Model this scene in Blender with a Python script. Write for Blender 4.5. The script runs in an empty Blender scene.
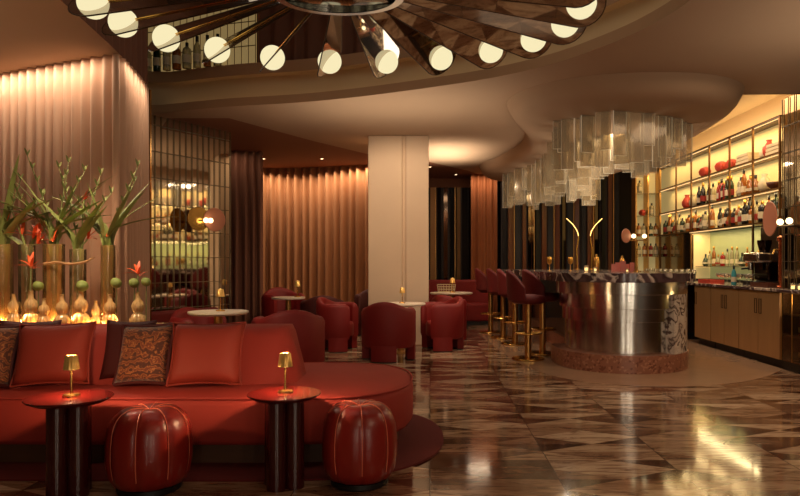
import bpy, bmesh, math, random
from mathutils import Vector, Matrix
from mathutils.geometry import tessellate_polygon
random.seed(7)
PI = math.pi
sc = bpy.context.scene
C = sc.collection
R = math.radians

# ------------------------------------------------------------------ materials
def lin(c):
    return tuple(((x/255.0)/12.92 if x/255.0 <= 0.04045 else ((x/255.0+0.055)/1.055)**2.4) for x in c)

def nodes(name):
    m = bpy.data.materials.new(name); m.use_nodes = True
    nt = m.node_tree
    for n in list(nt.nodes): nt.nodes.remove(n)
    out = nt.nodes.new('ShaderNodeOutputMaterial')
    return m, nt, out

def mat(name, rgb, rough=0.5, metal=0.0, var=0.15, scale=6.0, stretch=(1,1,1), bump=0.0, bscale=60.0, coat=0.0,
        emit=None, estr=0.0, sheen=0.0, spec=0.5, rvar=0.0):
    m, nt, out = nodes(name)
    b = nt.nodes.new('ShaderNodeBsdfPrincipled')
    nt.links.new(b.outputs[0], out.inputs[0])
    col = lin(rgb)
    tc = nt.nodes.new('ShaderNodeTexCoord')
    mp = nt.nodes.new('ShaderNodeMapping'); mp.inputs['Scale'].default_value = stretch
    nt.links.new(tc.outputs['Object'], mp.inputs[0])
    nz = nt.nodes.new('ShaderNodeTexNoise'); nz.inputs['Scale'].default_value = scale; nz.inputs['Detail'].default_value = 3
    nt.links.new(mp.outputs[0], nz.inputs['Vector'])
    mx = nt.nodes.new('ShaderNodeMix'); mx.data_type = 'RGBA'
    mx.inputs[6].default_value = tuple(max(0, x*(1-var)) for x in col)+(1,)
    mx.inputs[7].default_value = tuple(min(1, x*(1+var)) for x in col)+(1,)
    nt.links.new(nz.outputs['Fac'], mx.inputs[0])
    nt.links.new(mx.outputs[2], b.inputs['Base Color'])
    b.inputs['Roughness'].default_value = rough
    if rvar:
        mr = nt.nodes.new('ShaderNodeMapRange'); mr.inputs[3].default_value = max(0, rough-rvar); mr.inputs[4].default_value = rough+rvar
        nt.links.new(nz.outputs['Fac'], mr.inputs[0]); nt.links.new(mr.outputs[0], b.inputs['Roughness'])
    b.inputs['Metallic'].default_value = metal
    b.inputs['Coat Weight'].default_value = coat
    b.inputs['Sheen Weight'].default_value = sheen
    b.inputs['Specular IOR Level'].default_value = spec
    if sheen:
        b.inputs['Sheen Tint'].default_value = tuple(min(1, x*1.6) for x in col)+(1,)
    if emit:
        b.inputs['Emission Color'].default_value = lin(emit)+(1,)
        b.inputs['Emission Strength'].default_value = estr
    if bump:
        n2 = nt.nodes.new('ShaderNodeTexNoise'); n2.inputs['Scale'].default_value = bscale; n2.inputs['Detail'].default_value = 4
        nt.links.new(mp.outputs[0], n2.inputs['Vector'])
        bp = nt.nodes.new('ShaderNodeBump'); bp.inputs['Strength'].default_value = bump; bp.inputs['Distance'].default_value = 0.01
        nt.links.new(n2.outputs['Fac'], bp.inputs['Height']); nt.links.new(bp.outputs[0], b.inputs['Normal'])
    return m

def glassy(name, tint, clear=0.7, rough=0.05, body=None, ior=1.45, glow=0.0, refl=None):
    """thin see-through glass: tinted transparency + a body of colour + a fresnel reflection"""
    m, nt, out = nodes(name)
    tr = nt.nodes.new('ShaderNodeBsdfTransparent'); tr.inputs[0].default_value = lin(tint)+(1,)
    df = nt.nodes.new('ShaderNodeBsdfPrincipled'); df.inputs['Base Color'].default_value = lin(body or tint)+(1,)
    df.inputs['Roughness'].default_value = 0.25
    if glow:
        df.inputs['Emission Color'].default_value = lin(body or tint)+(1,); df.inputs['Emission Strength'].default_value = glow
    gl = nt.nodes.new('ShaderNodeBsdfGlossy'); gl.inputs['Roughness'].default_value = rough; gl.inputs[0].default_value = (1,.95,.88,1)
    tx = nt.nodes.new('ShaderNodeTexNoise'); tx.inputs['Scale'].default_value = 5
    tco = nt.nodes.new('ShaderNodeTexCoord'); nt.links.new(tco.outputs['Object'], tx.inputs['Vector'])
    mr = nt.nodes.new('ShaderNodeMapRange'); mr.inputs[3].default_value = max(0, 1-clear-.08); mr.inputs[4].default_value = min(1, 1-clear+.08)
    nt.links.new(tx.outputs['Fac'], mr.inputs[0])
    m1 = nt.nodes.new('ShaderNodeMixShader'); nt.links.new(mr.outputs[0], m1.inputs[0])
    nt.links.new(tr.outputs[0], m1.inputs[1]); nt.links.new(df.outputs[0], m1.inputs[2])
    m2 = nt.nodes.new('ShaderNodeMixShader')
    if refl is None:
        fr = nt.nodes.new('ShaderNodeFresnel'); fr.inputs[0].default_value = ior; nt.links.new(fr.outputs[0], m2.inputs[0])
    else:
        m2.inputs[0].default_value = refl
    nt.links.new(m1.outputs[0], m2.inputs[1]); nt.links.new(gl.outputs[0], m2.inputs[2])
    nt.links.new(m2.outputs[0], out.inputs[0])
    return m

def emis(name, rgb, s):
    m, nt, out = nodes(name)
    e = nt.nodes.new('ShaderNodeEmission'); e.inputs[0].default_value = lin(rgb)+(1,); e.inputs[1].default_value = s
    nt.links.new(e.outputs[0], out.inputs[0]); return m

def ramp(nt, stops):
    r = nt.nodes.new('ShaderNodeValToRGB')
    while len(r.color_ramp.elements) > 1: r.color_ramp.elements.remove(r.color_ramp.elements[-1])
    r.color_ramp.elements[0].position = stops[0][0]; r.color_ramp.elements[0].color = lin(stops[0][1])+(1,)
    for p, c in stops[1:]:
        e = r.color_ramp.elements.new(p); e.color = lin(c)+(1,)
    return r

def math_node(nt, op, a, b=None):
    n = nt.nodes.new('ShaderNodeMath'); n.operation = op
    for i, v in enumerate((a, b)):
        if v is None: continue
        if isinstance(v, (int, float)): n.inputs[i].default_value = v
        else: nt.links.new(v, n.inputs[i])
    return n.outputs[0]

def floor_material():
    """polished marble: .72 x .36 tiles split into four triangles each, veined, in browns and beiges"""
    m, nt, out = nodes('marble_tile_floor')
    b = nt.nodes.new('ShaderNodeBsdfPrincipled'); nt.links.new(b.outputs[0], out.inputs[0])
    tc = nt.nodes.new('ShaderNodeTexCoord')
    sp = nt.nodes.new('ShaderNodeSeparateXYZ'); nt.links.new(tc.outputs['Object'], sp.inputs[0])
    fx = math_node(nt, 'DIVIDE', math_node(nt, 'ADD', sp.outputs[0], 72.0), 0.72)
    fy = math_node(nt, 'DIVIDE', math_node(nt, 'ADD', sp.outputs[1], 36.0-3.86+3.6), 0.36)
    ix = math_node(nt, 'FLOOR', fx); iy = math_node(nt, 'FLOOR', fy)
    lx = math_node(nt, 'SUBTRACT', math_node(nt, 'FRACT', fx), 0.5)
    ly = math_node(nt, 'SUBTRACT', math_node(nt, 'FRACT', fy), 0.5)
    ax = math_node(nt, 'ABSOLUTE', lx); ay = math_node(nt, 'ABSOLUTE', ly)
    side = math_node(nt, 'GREATER_THAN', ax, ay)                      # 1 = left/right triangles
    sgx = math_node(nt, 'GREATER_THAN', lx, 0.0); sgy = math_node(nt, 'GREATER_THAN', ly, 0.0)
    # triangles of neighbouring tiles that share an edge share a colour -> diamonds; the key is the shared edge
    kx = math_node(nt, 'ADD', math_node(nt, 'MULTIPLY', math_node(nt, 'ADD', ix, sgx), side), math_node(nt, 'MULTIPLY', ix, math_node(nt, 'SUBTRACT', 1.0, side)))
    ky = math_node(nt, 'ADD', iy, math_node(nt, 'MULTIPLY', sgy, math_node(nt, 'SUBTRACT', 1.0, side)))
    cb = nt.nodes.new('ShaderNodeCombineXYZ')
    nt.links.new(math_node(nt, 'ADD', kx, math_node(nt, 'MULTIPLY', sgx, math_node(nt, 'MULTIPLY', side, 0.37))), cb.inputs[0]); nt.links.new(math_node(nt, 'ADD', ky, math_node(nt,'MULTIPLY', sgy, 0.41)), cb.inputs[1])
    nt.links.new(side, cb.inputs[2])
    wn = nt.nodes.new('ShaderNodeTexWhiteNoise'); wn.noise_dimensions = '3D'; nt.links.new(cb.outputs[0], wn.inputs[0])
    # shade: side triangles dark, top/bottom light, jittered
    base = math_node(nt, 'ADD', math_node(nt, 'MULTIPLY', wn.outputs[0], 0.78), math_node(nt, 'MULTIPLY', math_node(nt, 'SUBTRACT', 1.0, side), 0.22))
    rp = ramp(nt, [(0.0, (92,62,46)), (0.25, (128,94,74)), (0.5, (168,136,112)), (0.75, (202,176,150)), (1.0, (222,200,176))])
    nt.links.new(base, rp.inputs[0])
    mp = nt.nodes.new('ShaderNodeMapping'); mp.inputs['Scale'].default_value = (0.9, 4.5, 1); nt.links.new(tc.outputs['Object'], mp.inputs[0])
    nz = nt.nodes.new('ShaderNodeTexNoise'); nz.inputs['Scale'].default_value = 3.2; nz.inputs['Detail'].default_value = 9; nz.inputs['Roughness'].default_value = .7
    nz.inputs['Distortion'].default_value = 1.2
    off = nt.nodes.new('ShaderNodeVectorMath'); off.operation = 'MULTIPLY_ADD'; off.inputs[1].default_value = (7, 7, 7)
    nt.links.new(wn.outputs[1], off.inputs[0]); nt.links.new(mp.outputs[0], off.inputs[2]); nt.links.new(off.outputs[0], nz.inputs['Vector'])
    vr = ramp(nt, [(0.30, (110,78,62)), (0.43, (176,150,134)), (0.50, (226,212,200)), (0.64, (250,242,234))])
    nt.links.new(nz.outputs['Fac'], vr.inputs[0])
    mx = nt.nodes.new('ShaderNodeMix'); mx.data_type = 'RGBA'; mx.blend_type = 'MULTIPLY'; mx.inputs[0].default_value = .95
    nt.links.new(rp.outputs[0], mx.inputs[6]); nt.links.new(vr.outputs[0], mx.inputs[7])
    # thin grout along the depth lines
    gx = math_node(nt, 'GREATER_THAN', ax, 0.4955)
    m2 = nt.nodes.new('ShaderNodeMix'); m2.data_type = 'RGBA'; m2.inputs[7].default_value = lin((34,22,18))+(1,)
    nt.links.new(math_node(nt, 'MULTIPLY', gx, .8), m2.inputs[0]); nt.links.new(mx.outputs[2], m2.inputs[6])
    nt.links.new(m2.outputs[2], b.inputs['Base Color'])
    n3 = nt.nodes.new('ShaderNodeTexNoise'); n3.inputs['Scale'].default_value = 2.2; nt.links.new(tc.outputs['Object'], n3.inputs['Vector'])
    mr = nt.nodes.new('ShaderNodeMapRange'); mr.inputs[3].default_value = .05; mr.inputs[4].default_value = .14
    nt.links.new(n3.outputs['Fac'], mr.inputs[0]); nt.links.new(mr.outputs[0], b.inputs['Roughness'])
    b.inputs['Specular IOR Level'].default_value = .75
    return m

def marble(name, dark, mid, light, scale=3.0, rough=.12, width=.5, stops=None):
    m, nt, out = nodes(name)
    b = nt.nodes.new('ShaderNodeBsdfPrincipled'); nt.links.new(b.outputs[0], out.inputs[0])
    tc = nt.nodes.new('ShaderNodeTexCoord')
    nz = nt.nodes.new('ShaderNodeTexNoise'); nz.inputs['Scale'].default_value = scale; nz.inputs['Detail'].default_value = 6; nz.inputs['Distortion'].default_value = 1.0
    nt.links.new(tc.outputs['Object'], nz.inputs['Vector'])
    r = ramp(nt, stops or [(0.25, dark), (0.42, mid), (width-.02, dark), (width+.02, light), (width+.08, mid), (0.72, dark)])
    nt.links.new(nz.outputs['Fac'], r.inputs[0]); nt.links.new(r.outputs[0], b.inputs['Base Color'])
    b.inputs['Roughness'].default_value = rough
    return m

def terrazzo(name, base, chips):
    m, nt, out = nodes(name)
    b = nt.nodes.new('ShaderNodeBsdfPrincipled'); nt.links.new(b.outputs[0], out.inputs[0])
    tc = nt.nodes.new('ShaderNodeTexCoord')
    v = nt.nodes.new('ShaderNodeTexVoronoi'); v.inputs['Scale'].default_value = 45; nt.links.new(tc.outputs['Object'], v.inputs['Vector'])
    sp = nt.nodes.new('ShaderNodeSeparateColor'); nt.links.new(v.outputs['Color'], sp.inputs[0])
    r = ramp(nt, [(0.0, base), (0.6, base), (0.72, chips[0]), (0.85, chips[1]), (1.0, chips[2])]); r.color_ramp.interpolation = 'CONSTANT'
    nt.links.new(sp.outputs[0], r.inputs[0])
    nt.links.new(r.outputs[0], b.inputs['Base Color']); b.inputs['Roughness'].default_value = .3
    return m

def paisley(name):
    m, nt, out = nodes(name)
    b = nt.nodes.new('ShaderNodeBsdfPrincipled'); nt.links.new(b.outputs[0], out.inputs[0])
    tc = nt.nodes.new('ShaderNodeTexCoord')
    w = nt.nodes.new('ShaderNodeTexWave'); w.wave_type = 'RINGS'; w.inputs['Scale'].default_value = 9; w.inputs['Distortion'].default_value = 9
    w.inputs['Detail'].default_value = 3; w.inputs['Detail Scale'].default_value = 2.2
    nt.links.new(tc.outputs['Object'], w.inputs['Vector'])
    r = ramp(nt, [(0.1, (74,34,18)), (0.45, (120,64,30)), (0.6, (176,116,62)), (0.9, (110,52,26))])
    nt.links.new(w.outputs['Fac'], r.inputs[0]); nt.links.new(r.outputs[0], b.inputs['Base Color'])
    b.inputs['Roughness'].default_value = .75; b.inputs['Sheen Weight'].default_value = .3
    return m

M = {}
M['floor'] = floor_material()
M['plaster'] = mat('ceiling_plaster', (182,152,124), .85, var=.04, scale=2)
M['brown_plaster'] = mat('brown_soffit_plaster', (140,88,62), .8, var=.05, scale=2)
M['cream_plaster'] = mat('cream_cove_plaster', (214,188,150), .8, var=.03, scale=2)
M['tan_plaster'] = mat('tan_lip_plaster', (176,138,104), .8, var=.03)
M['dark'] = mat('dark_void', (22,13,10), .8)
M['darkwall'] = mat('dark_brown_panel', (40,24,18), .5, var=.2)
M['pillar'] = mat('pillar_plaster', (224,198,170), .6, var=.05, scale=3, bump=.08, bscale=20)
M['pink_curtain'] = mat('blush_velvet', (200,158,130), .8, var=.06, scale=3, sheen=.3)
M['brown_curtain'] = mat('brown_velvet', (112,70,52), .8, var=.12, scale=3, sheen=.3)
M['gold_curtain'] = mat('bronze_curtain_cloth', (152,98,58), .7, var=.12, scale=3, sheen=.3)
M['far_curtain'] = mat('rust_curtain_cloth', (146,84,46), .75, var=.1, scale=3, sheen=.3)
M['brass'] = mat('polished_brass', (226,176,96), .22, 1.0, var=.08)
M['brass_soft'] = mat('brushed_brass', (196,150,86), .38, 1.0, var=.12, stretch=(1,1,.1), scale=30)
M['shade_brass'] = mat('glowing_brass_shade', (236,190,110), .3, .8, var=.08, emit=(255,190,90), estr=.05)
M['bronze'] = mat('bronze_cabinet_front', (184,144,98), .36, .45, var=.12, stretch=(1,1,.15), scale=12)
M['darkbronze'] = mat('dark_bronze_trim', (74,50,32), .4, .8, var=.1)
M['tile_frame'] = mat('dull_pewter_frame', (120,102,78), .4, .8, var=.1)
M['steel'] = mat('brushed_stainless_steel', (214,212,206), .17, 1.0, var=.08, stretch=(1,1,.03), scale=40)
M['chrome_dark'] = mat('dark_chrome', (70,58,52), .08, 1.0, var=.05)
M['mirror'] = mat('antique_mirror', (226,218,200), .04, 1.0, var=.04, scale=3)
M['mirror_lit'] = mat('backlit_antique_mirror', (190,172,140), .15, .7, var=.3, scale=7, emit=(214,180,116), estr=.30)  # emission painted in to stand for the reflected lit bar
M['smoke_mirror'] = mat('smoked_mirror', (120,104,90), .08, 1.0, var=.1, scale=3)
M['red_velvet'] = mat('red_sofa_velvet', (156,48,36), .75, var=.12, scale=5, sheen=.15, bump=.06, bscale=160)
M['red_chair'] = mat('crimson_chair_velvet', (124,12,9), .6, var=.10, scale=5, sheen=.12)
M['stool_velvet'] = mat('burgundy_stool_velvet', (98,11,12), .65, var=.12, scale=6, sheen=.15)
M['red_cushion'] = mat('russet_cushion_velvet', (142,48,32), .7, var=.14, scale=5, sheen=.2)
M['dark_cushion'] = mat('maroon_cushion_velvet', (72,16,14), .7, var=.14, scale=5, sheen=.3)
M['paisley'] = paisley('brown_paisley_cloth')
M['red_leather'] = mat('oxblood_leather', (136,32,24), .33, var=.12, scale=7, bump=.08, bscale=120, coat=.15)
M['piping'] = mat('pale_red_piping', (224,120,92), .5, var=.05)
M['lacquer'] = mat('red_lacquer', (84,17,14), .16, var=.08, coat=.5)
M['lacquer_dark'] = mat('dark_red_lacquer', (58,14,13), .2, var=.1, coat=.4)
M['maroon_rug'] = mat('maroon_wool_rug', (96,22,18), .95, var=.18, scale=30, bump=.2, bscale=250)
M['plinth_brown'] = mat('sofa_plinth_wood', (84,54,34), .5, var=.2, stretch=(1,8,8))
M['black'] = mat('black_base', (14,10,10), .5)
M['white_stone'] = mat('white_stone_tabletop', (232,214,192), .3, var=.06, scale=8)
M['counter'] = marble('violet_marble_counter', (58,40,42), (92,70,70), (206,188,174), 3.0, .14)
M['bar_marble'] = marble('white_violet_marble', (222,210,196), (206,190,174), (64,44,42), 4.2, .15, stops=[(.30,(226,214,200)),(.40,(190,172,158)),(.44,(70,50,48)),(.47,(200,184,170)),(.55,(226,214,200)),(.585,(104,82,76)),(.61,(80,58,54)),(.64,(214,200,186))])
M['terrazzo'] = terrazzo('pink_terrazzo', (150,98,76), [(120,70,52), (176,124,98), (196,150,122)])
M['apron'] = mat('tan_marble_floor_band', (176,140,112), .14, var=.12, scale=5)
M['redpanel'] = mat('red_leather_wall_panel', (120,30,20), .5, var=.1)
M['shelfback'] = mat('lit_cream_shelf_back', (236,214,160), .6, var=.05, emit=(236,206,134), estr=.27)  # emission added so the back panels look lit
M['nicheback'] = mat('pale_green_niche_back', (150,156,112), .5, var=.06, emit=(186,184,120), estr=.25)
M['shelf'] = mat('bronze_shelf_metal', (128,92,52), .35, .8, var=.1)
M['globe'] = emis('opal_globe_glow', (255,240,190), 0.95)
M['bulb'] = emis('warm_bulb_glow', (255,226,170), 4.0)
M['flame'] = emis('lamp_glow', (255,200,110), 5.0)
M['led'] = emis('warm_strip_light', (255,206,140), 1.8)
M['candle'] = emis('candle_glow', (255,214,150), 5.0)
M['pink_disc'] = mat('pink_lamp_disc', (214,140,112), .4, var=.05)
M['smokeglass'] = glassy('smoked_amber_glass', (160,124,88), .55, .03, (90,64,42), refl=.5)
M['clearslat'] = glassy('frosted_clear_glass', (240,232,214), .70, .08, (214,198,170), glow=.04)
M['slat_edge'] = mat('lit_glass_edge', (226,212,184), .3, var=.03, emit=(236,220,186), estr=.22)  # bright rim lines of the slats put in as glow
M['vase_amber'] = glassy('amber_vase_glass', (255,242,216), .84, .04, (238,186,116))
M['vase_clear'] = glassy('clear_vase_glass', (254,248,236), .90, .04, (236,204,150))
M['gourd'] = glassy('ribbed_honey_glass', (250,220,170), .30, .08, (226,186,124))
M['clear'] = glassy('clear_bar_glass', (240,234,220), .72, .04, (230,220,200))
M['window_glass'] = glassy('fridge_glass', (220,205,180), .93, .04, (90,75,60), refl=.08)
M['leaf'] = mat('green_leaf', (142,152,84), .5, var=.3, scale=9)
M['leaf_dark'] = mat('dark_green_leaf', (122,128,74), .5, var=.3, scale=9)
M['orange_flower'] = mat('orange_petal', (226,92,40), .5, var=.15)
M['green_ball'] = mat('green_fruit', (122,136,66), .6, var=.2, scale=20, bump=.3, bscale=60)
M['branch'] = mat('pale_branch', (150,112,70), .7, var=.2)
M['coral'] = mat('coral_red_ceramic', (196,70,52), .5, var=.15)
M['ivory'] = mat('ivory_ceramic', (222,206,170), .5, var=.06)
M['box_white'] = mat('cream_book_cloth', (214,196,160), .7, var=.05)
M['rattan'] = mat('dark_ceramic', (88,46,30), .45, var=.2)
M['bottle_green'] = mat('green_bottle_glass', (34,52,26), .12, var=.1, coat=.3)
M['bottle_black'] = mat('black_bottle_glass', (22,18,16), .12, var=.1, coat=.3)
M['bottle_amber'] = mat('amber_spirit_glass', (150,86,28), .12, var=.15, coat=.3)
M['bottle_clear'] = glassy('clear_spirit_glass', (226,220,190), .5, .05, (206,196,160))
M['bottle_red'] = mat('red_spirit_glass', (140,24,20), .12, var=.1, coat=.3)
M['bottle_blue'] = mat('turquoise_bottle_glass', (60,150,160), .15, var=.1, coat=.3)
M['label_white'] = mat('paper_label', (220,206,176), .7, var=.05)
M['label_red'] = mat('red_paper_label', (150,40,32), .7, var=.05)
M['cap_gold'] = mat('gold_foil_cap', (190,140,60), .3, .9, var=.05)
M['cap_black'] = mat('black_cap', (24,20,20), .4)
M['pink_stuff'] = mat('pink_paper', (206,120,110), .6, var=.1)
M['slat_dark'] = mat('black_slat', (16,11,10), .5, var=.2)
M['slat_brown'] = mat('brown_lacquer_slat', (112,62,38), .3, var=.2, stretch=(1,1,.1))
M['spot'] = emis('downlight_glow', (255,220,170), 8.0)

# ------------------------------------------------------------------ geometry helpers
def newbm(): return bmesh.new()

def box(bm, x0, y0, z0, x1, y1, z1, mt=None):
    vs = [bm.verts.new(p) for p in ((x0,y0,z0),(x1,y0,z0),(x1,y1,z0),(x0,y1,z0),(x0,y0,z1),(x1,y0,z1),(x1,y1,z1),(x0,y1,z1))]
    for f in ((0,3,2,1),(4,5,6,7),(0,1,5,4),(1,2,6,5),(2,3,7,6),(3,0,4,7)):
        bm.faces.new([vs[i] for i in f])
    if mt is not None:
        for v in vs: v.co = mt @ v.co
    return vs

def lathe(bm, prof, n=24, c=(0,0,0), fn=None, cap=True):
    """prof: (r, z) pairs; fn(angle, r, z) -> r"""
    rings = []
    for r, z in prof:
        ring = []
        for k in range(n):
            a = 2*PI*k/n
            rr = fn(a, r, z) if fn else r
            ring.append(bm.verts.new((c[0]+rr*math.cos(a), c[1]+rr*math.sin(a), c[2]+z)))
        rings.append(ring)
    for i in range(len(rings)-1):
        for k in range(n):
            bm.faces.new((rings[i][k], rings[i][(k+1)%n], rings[i+1][(k+1)%n], rings[i+1][k]))
    if cap:
        bm.faces.new(list(reversed(rings[0]))); bm.faces.new(rings[-1])

def tube(bm, pts, r, n=8, cap=True):
    pts = [Vector(p) for p in pts]
    rr = r if isinstance(r, (list, tuple)) else [r]*len(pts)
    rings = []; prev = None
    for i, p in enumerate(pts):
        t = (pts[min(i+1, len(pts)-1)] - pts[max(i-1, 0)]).normalized()
        if prev is None:
            a = Vector((0,0,1)) if abs(t.z) < .9 else Vector((1,0,0))
            u = t.cross(a).normalized()
        else:
            u = (prev - t*prev.dot(t)).normalized()
        prev = u; w = t.cross(u)
        rings.append([bm.verts.new(p + (u*math.cos(2*PI*k/n)+w*math.sin(2*PI*k/n))*rr[i]) for k in range(n)])
    for i in range(len(rings)-1):
        for k in range(n):
            bm.faces.new((rings[i][k], rings[i][(k+1)%n], rings[i+1][(k+1)%n], rings[i+1][k]))
    if cap:
        bm.faces.new(list(reversed(rings[0]))); bm.faces.new(rings[-1])

def prism(bm, poly, z0, z1):
    """closed extrusion of a plan polygon, may be concave"""
    n = len(poly)
    a = [bm.verts.new((p[0], p[1], z0)) for p in poly]; b = [bm.verts.new((p[0], p[1], z1)) for p in poly]
    for i in range(n):
        bm.faces.new((a[i], a[(i+1)%n], b[(i+1)%n], b[i]))
    for tri in tessellate_polygon([[Vector((p[0], p[1], 0)) for p in poly]]):
        bm.faces.new([a[i] for i in tri]); bm.faces.new([b[i] for i in tri])

def loft(bm, loops, closed=True, capend=False, capstart=False):
    """loops: lists of 3-D points with the same count"""
    vv = [[bm.verts.new(p) for p in L] for L in loops]
    n = len(vv[0]); m = n if closed else n-1
    for i in range(len(vv)-1):
        for k in range(m):
            bm.faces.new((vv[i][k], vv[i][(k+1)%n], vv[i+1][(k+1)%n], vv[i+1][k]))
    for flag, L, V in ((capstart, loops[0], vv[0]), (capend, loops[-1], vv[-1])):
        if flag:
            for tri in tessellate_polygon([[Vector((p[0], p[1], 0)) for p in L]]):
                bm.faces.new([V[i] for i in tri])
    return vv

def catmull(pts, n=6, closed=True):
    out = []; N = len(pts)
    rng = range(N) if closed else range(N-1)
    for i in rng:
        if closed: p0, p1, p2, p3 = (Vector(pts[(i+j-1)%N]) for j in range(4))
        else: p0, p1, p2, p3 = (Vector(pts[min(max(i+j-1,0),N-1)]) for j in range(4))
        for k in range(n):
            t = k/n
            out.append(0.5*((2*p1)+(p2-p0)*t+(2*p0-5*p1+4*p2-p3)*t*t+(3*p1-p0-3*p2+p3)*t**3))
    if not closed: out.append(Vector(pts[-1]))
    return out

def offset(poly, d):
    """offset a closed plan polygon outwards (CCW) by d"""
    n = len(poly); out = []
    area = sum(poly[i][0]*poly[(i+1)%n][1]-poly[(i+1)%n][0]*poly[i][1] for i in range(n))
    s = 1 if area > 0 else -1
    for i in range(n):
        t = (Vector(poly[(i+1)%n][:2]) - Vector(poly[i-1][:2])).normalized()
        out.append(Vector((poly[i][0]+s*t.y*d, poly[i][1]-s*t.x*d)))
    return out

def obj(name, bm, m, parent=None, smooth=False, bevel=0.0, bseg=2, subsurf=0, angle=40, loc=None, rot=None):
    bmesh.ops.remove_doubles(bm, verts=bm.verts, dist=1e-6)
    bmesh.ops.recalc_face_normals(bm, faces=bm.faces)
    me = bpy.data.meshes.new(name); bm.to_mesh(me); bm.free()
    o = bpy.data.objects.new(name, me); C.objects.link(o)
    me.materials.append(m)
    if loc: o.location = loc
    if rot: o.rotation_euler = rot
    if bevel:
        md = o.modifiers.new('bevel', 'BEVEL'); md.width = bevel; md.segments = bseg; md.limit_method = 'ANGLE'; md.angle_limit = R(35)
        smooth = True
    if subsurf:
        md = o.modifiers.new('sub', 'SUBSURF'); md.levels = subsurf; md.render_levels = subsurf; smooth = True
    if smooth:
        for p in me.polygons: p.use_smooth = True
        if not subsurf:
            try: me.set_sharp_from_angle(angle=R(angle))
            except Exception: pass
    if parent: o.parent = parent
    return o

def thing(name, label, cat, loc=(0,0,0), rotz=0, group=None):
    o = bpy.data.objects.new(name, None); C.objects.link(o); o.empty_display_size = .1
    o.location = loc; o.rotation_euler = (0,0,rotz); o['label'] = label; o['category'] = cat
    if group: o['group'] = group
    return o

def tag(o, label, cat, group=None):
    o['label'] = label; o['category'] = cat
    if group: o['group'] = group
    return o

def struct(name, bm, m, parent=None, **kw):
    o = obj(name, bm, m, parent, **kw)
    if parent is None: o['kind'] = 'structure'
    return o

def dup(root, loc, rotz=0, label=None, group=None, scale=None):
    r = root.copy(); C.objects.link(r); r.location = loc; r.rotation_euler = (0,0,rotz)
    if scale: r.scale = scale
    if label: r['label'] = label
    if group: r['group'] = group
    for ch in list(root.children):
        c = ch.copy(); C.objects.link(c); c.parent = r
        for g in ch.children:
            d = g.copy(); C.objects.link(d); d.parent = c
    return r

def area(name, loc, size, energy, rgb, rot=(0,0,0), size_y=None, spread=None):
    l = bpy.data.lights.new(name, 'AREA'); l.energy = energy; l.color = lin(rgb); l.size = size
    if size_y: l.shape = 'RECTANGLE'; l.size_y = size_y
    if spread: l.spread = R(spread)
    o = bpy.data.objects.new(name, l); C.objects.link(o); o.location = loc; o.rotation_euler = rot
    return o

def point(name, loc, energy, rgb, r=.03):
    l = bpy.data.lights.new(name, 'POINT'); l.energy = energy; l.color = lin(rgb); l.shadow_soft_size = r
    o = bpy.data.objects.new(name, l); C.objects.link(o); o.location = loc; return o

def spot(name, loc, target, energy, rgb, ang=60, blend=.6, r=.04):
    l = bpy.data.lights.new(name, 'SPOT'); l.energy = energy; l.color = lin(rgb); l.spot_size = R(ang); l.spot_blend = blend; l.shadow_soft_size = r
    o = bpy.data.objects.new(name, l); C.objects.link(o); o.location = loc
    o.rotation_euler = (Vector(target)-Vector(loc)).to_track_quat('-Z', 'Y').to_euler(); return o

WARM = (255,206,150); AMBER = (255,176,100)
CZ = 3.1            # height of the main ceiling

# ------------------------------------------------------------------ camera
cam = bpy.data.cameras.new('camera'); co = bpy.data.objects.new('camera', cam); C.objects.link(co)
co.location = (0, 0, 1.2); co.rotation_euler = (R(90), 0, 0)
cam.sensor_width = 36; cam.lens = 36*660/800
cam.shift_x = -30/800; cam.shift_y = 16/800
cam.clip_start = .05
sc.camera = co

# ------------------------------------------------------------------ room shell
bm = newbm(); box(bm, -7, -4, -.1, 7, 16, 0); struct('floor', bm, M['floor'])
bm = newbm()
apron = [(0.95,13.6),(0.85,11.5),(0.95,9.4),(1.15,7.6),(1.55,6.75),(2.3,6.45),(3.0,6.62),(3.55,7.0),(4.0,7.5),(4.03,7.6),(4.03,13.6)]
apron = catmull(apron[:-2], 5, closed=False)+[Vector(p) for p in apron[-2:]]
prism(bm, apron, .0005, .004); struct('trim_1', bm, M['apron'])

bm = newbm(); box(bm, -7, 15.2, 0, 7, 15.4, 5.4); struct('wall_back', bm, M['darkwall'])
bm = newbm(); box(bm, -7.2, -4, 0, -7, 15.4, 5.4); struct('wall_left', bm, M['darkwall'])
bm = newbm(); box(bm, -7, -4.2, 0, 7, -4, 5.4); struct('wall_front', bm, M['cream_plaster'])
for k, x in enumerate((-4.5,-3.0,-1.5,0,1.4,2.6,3.9)):  # unseen dark strips added to stripe the reflection in the drum
    bm = newbm(); box(bm, x-.25, -3.999, 0, x+.25, -3.95, CZ-.002); struct('trim_%d' % (20+k), bm, M['darkwall'])
bm = newbm(); box(bm, 4.95, -4, 0, 5.1, 15.2, 5.4); struct('wall_right', bm, M['darkwall'])

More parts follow.
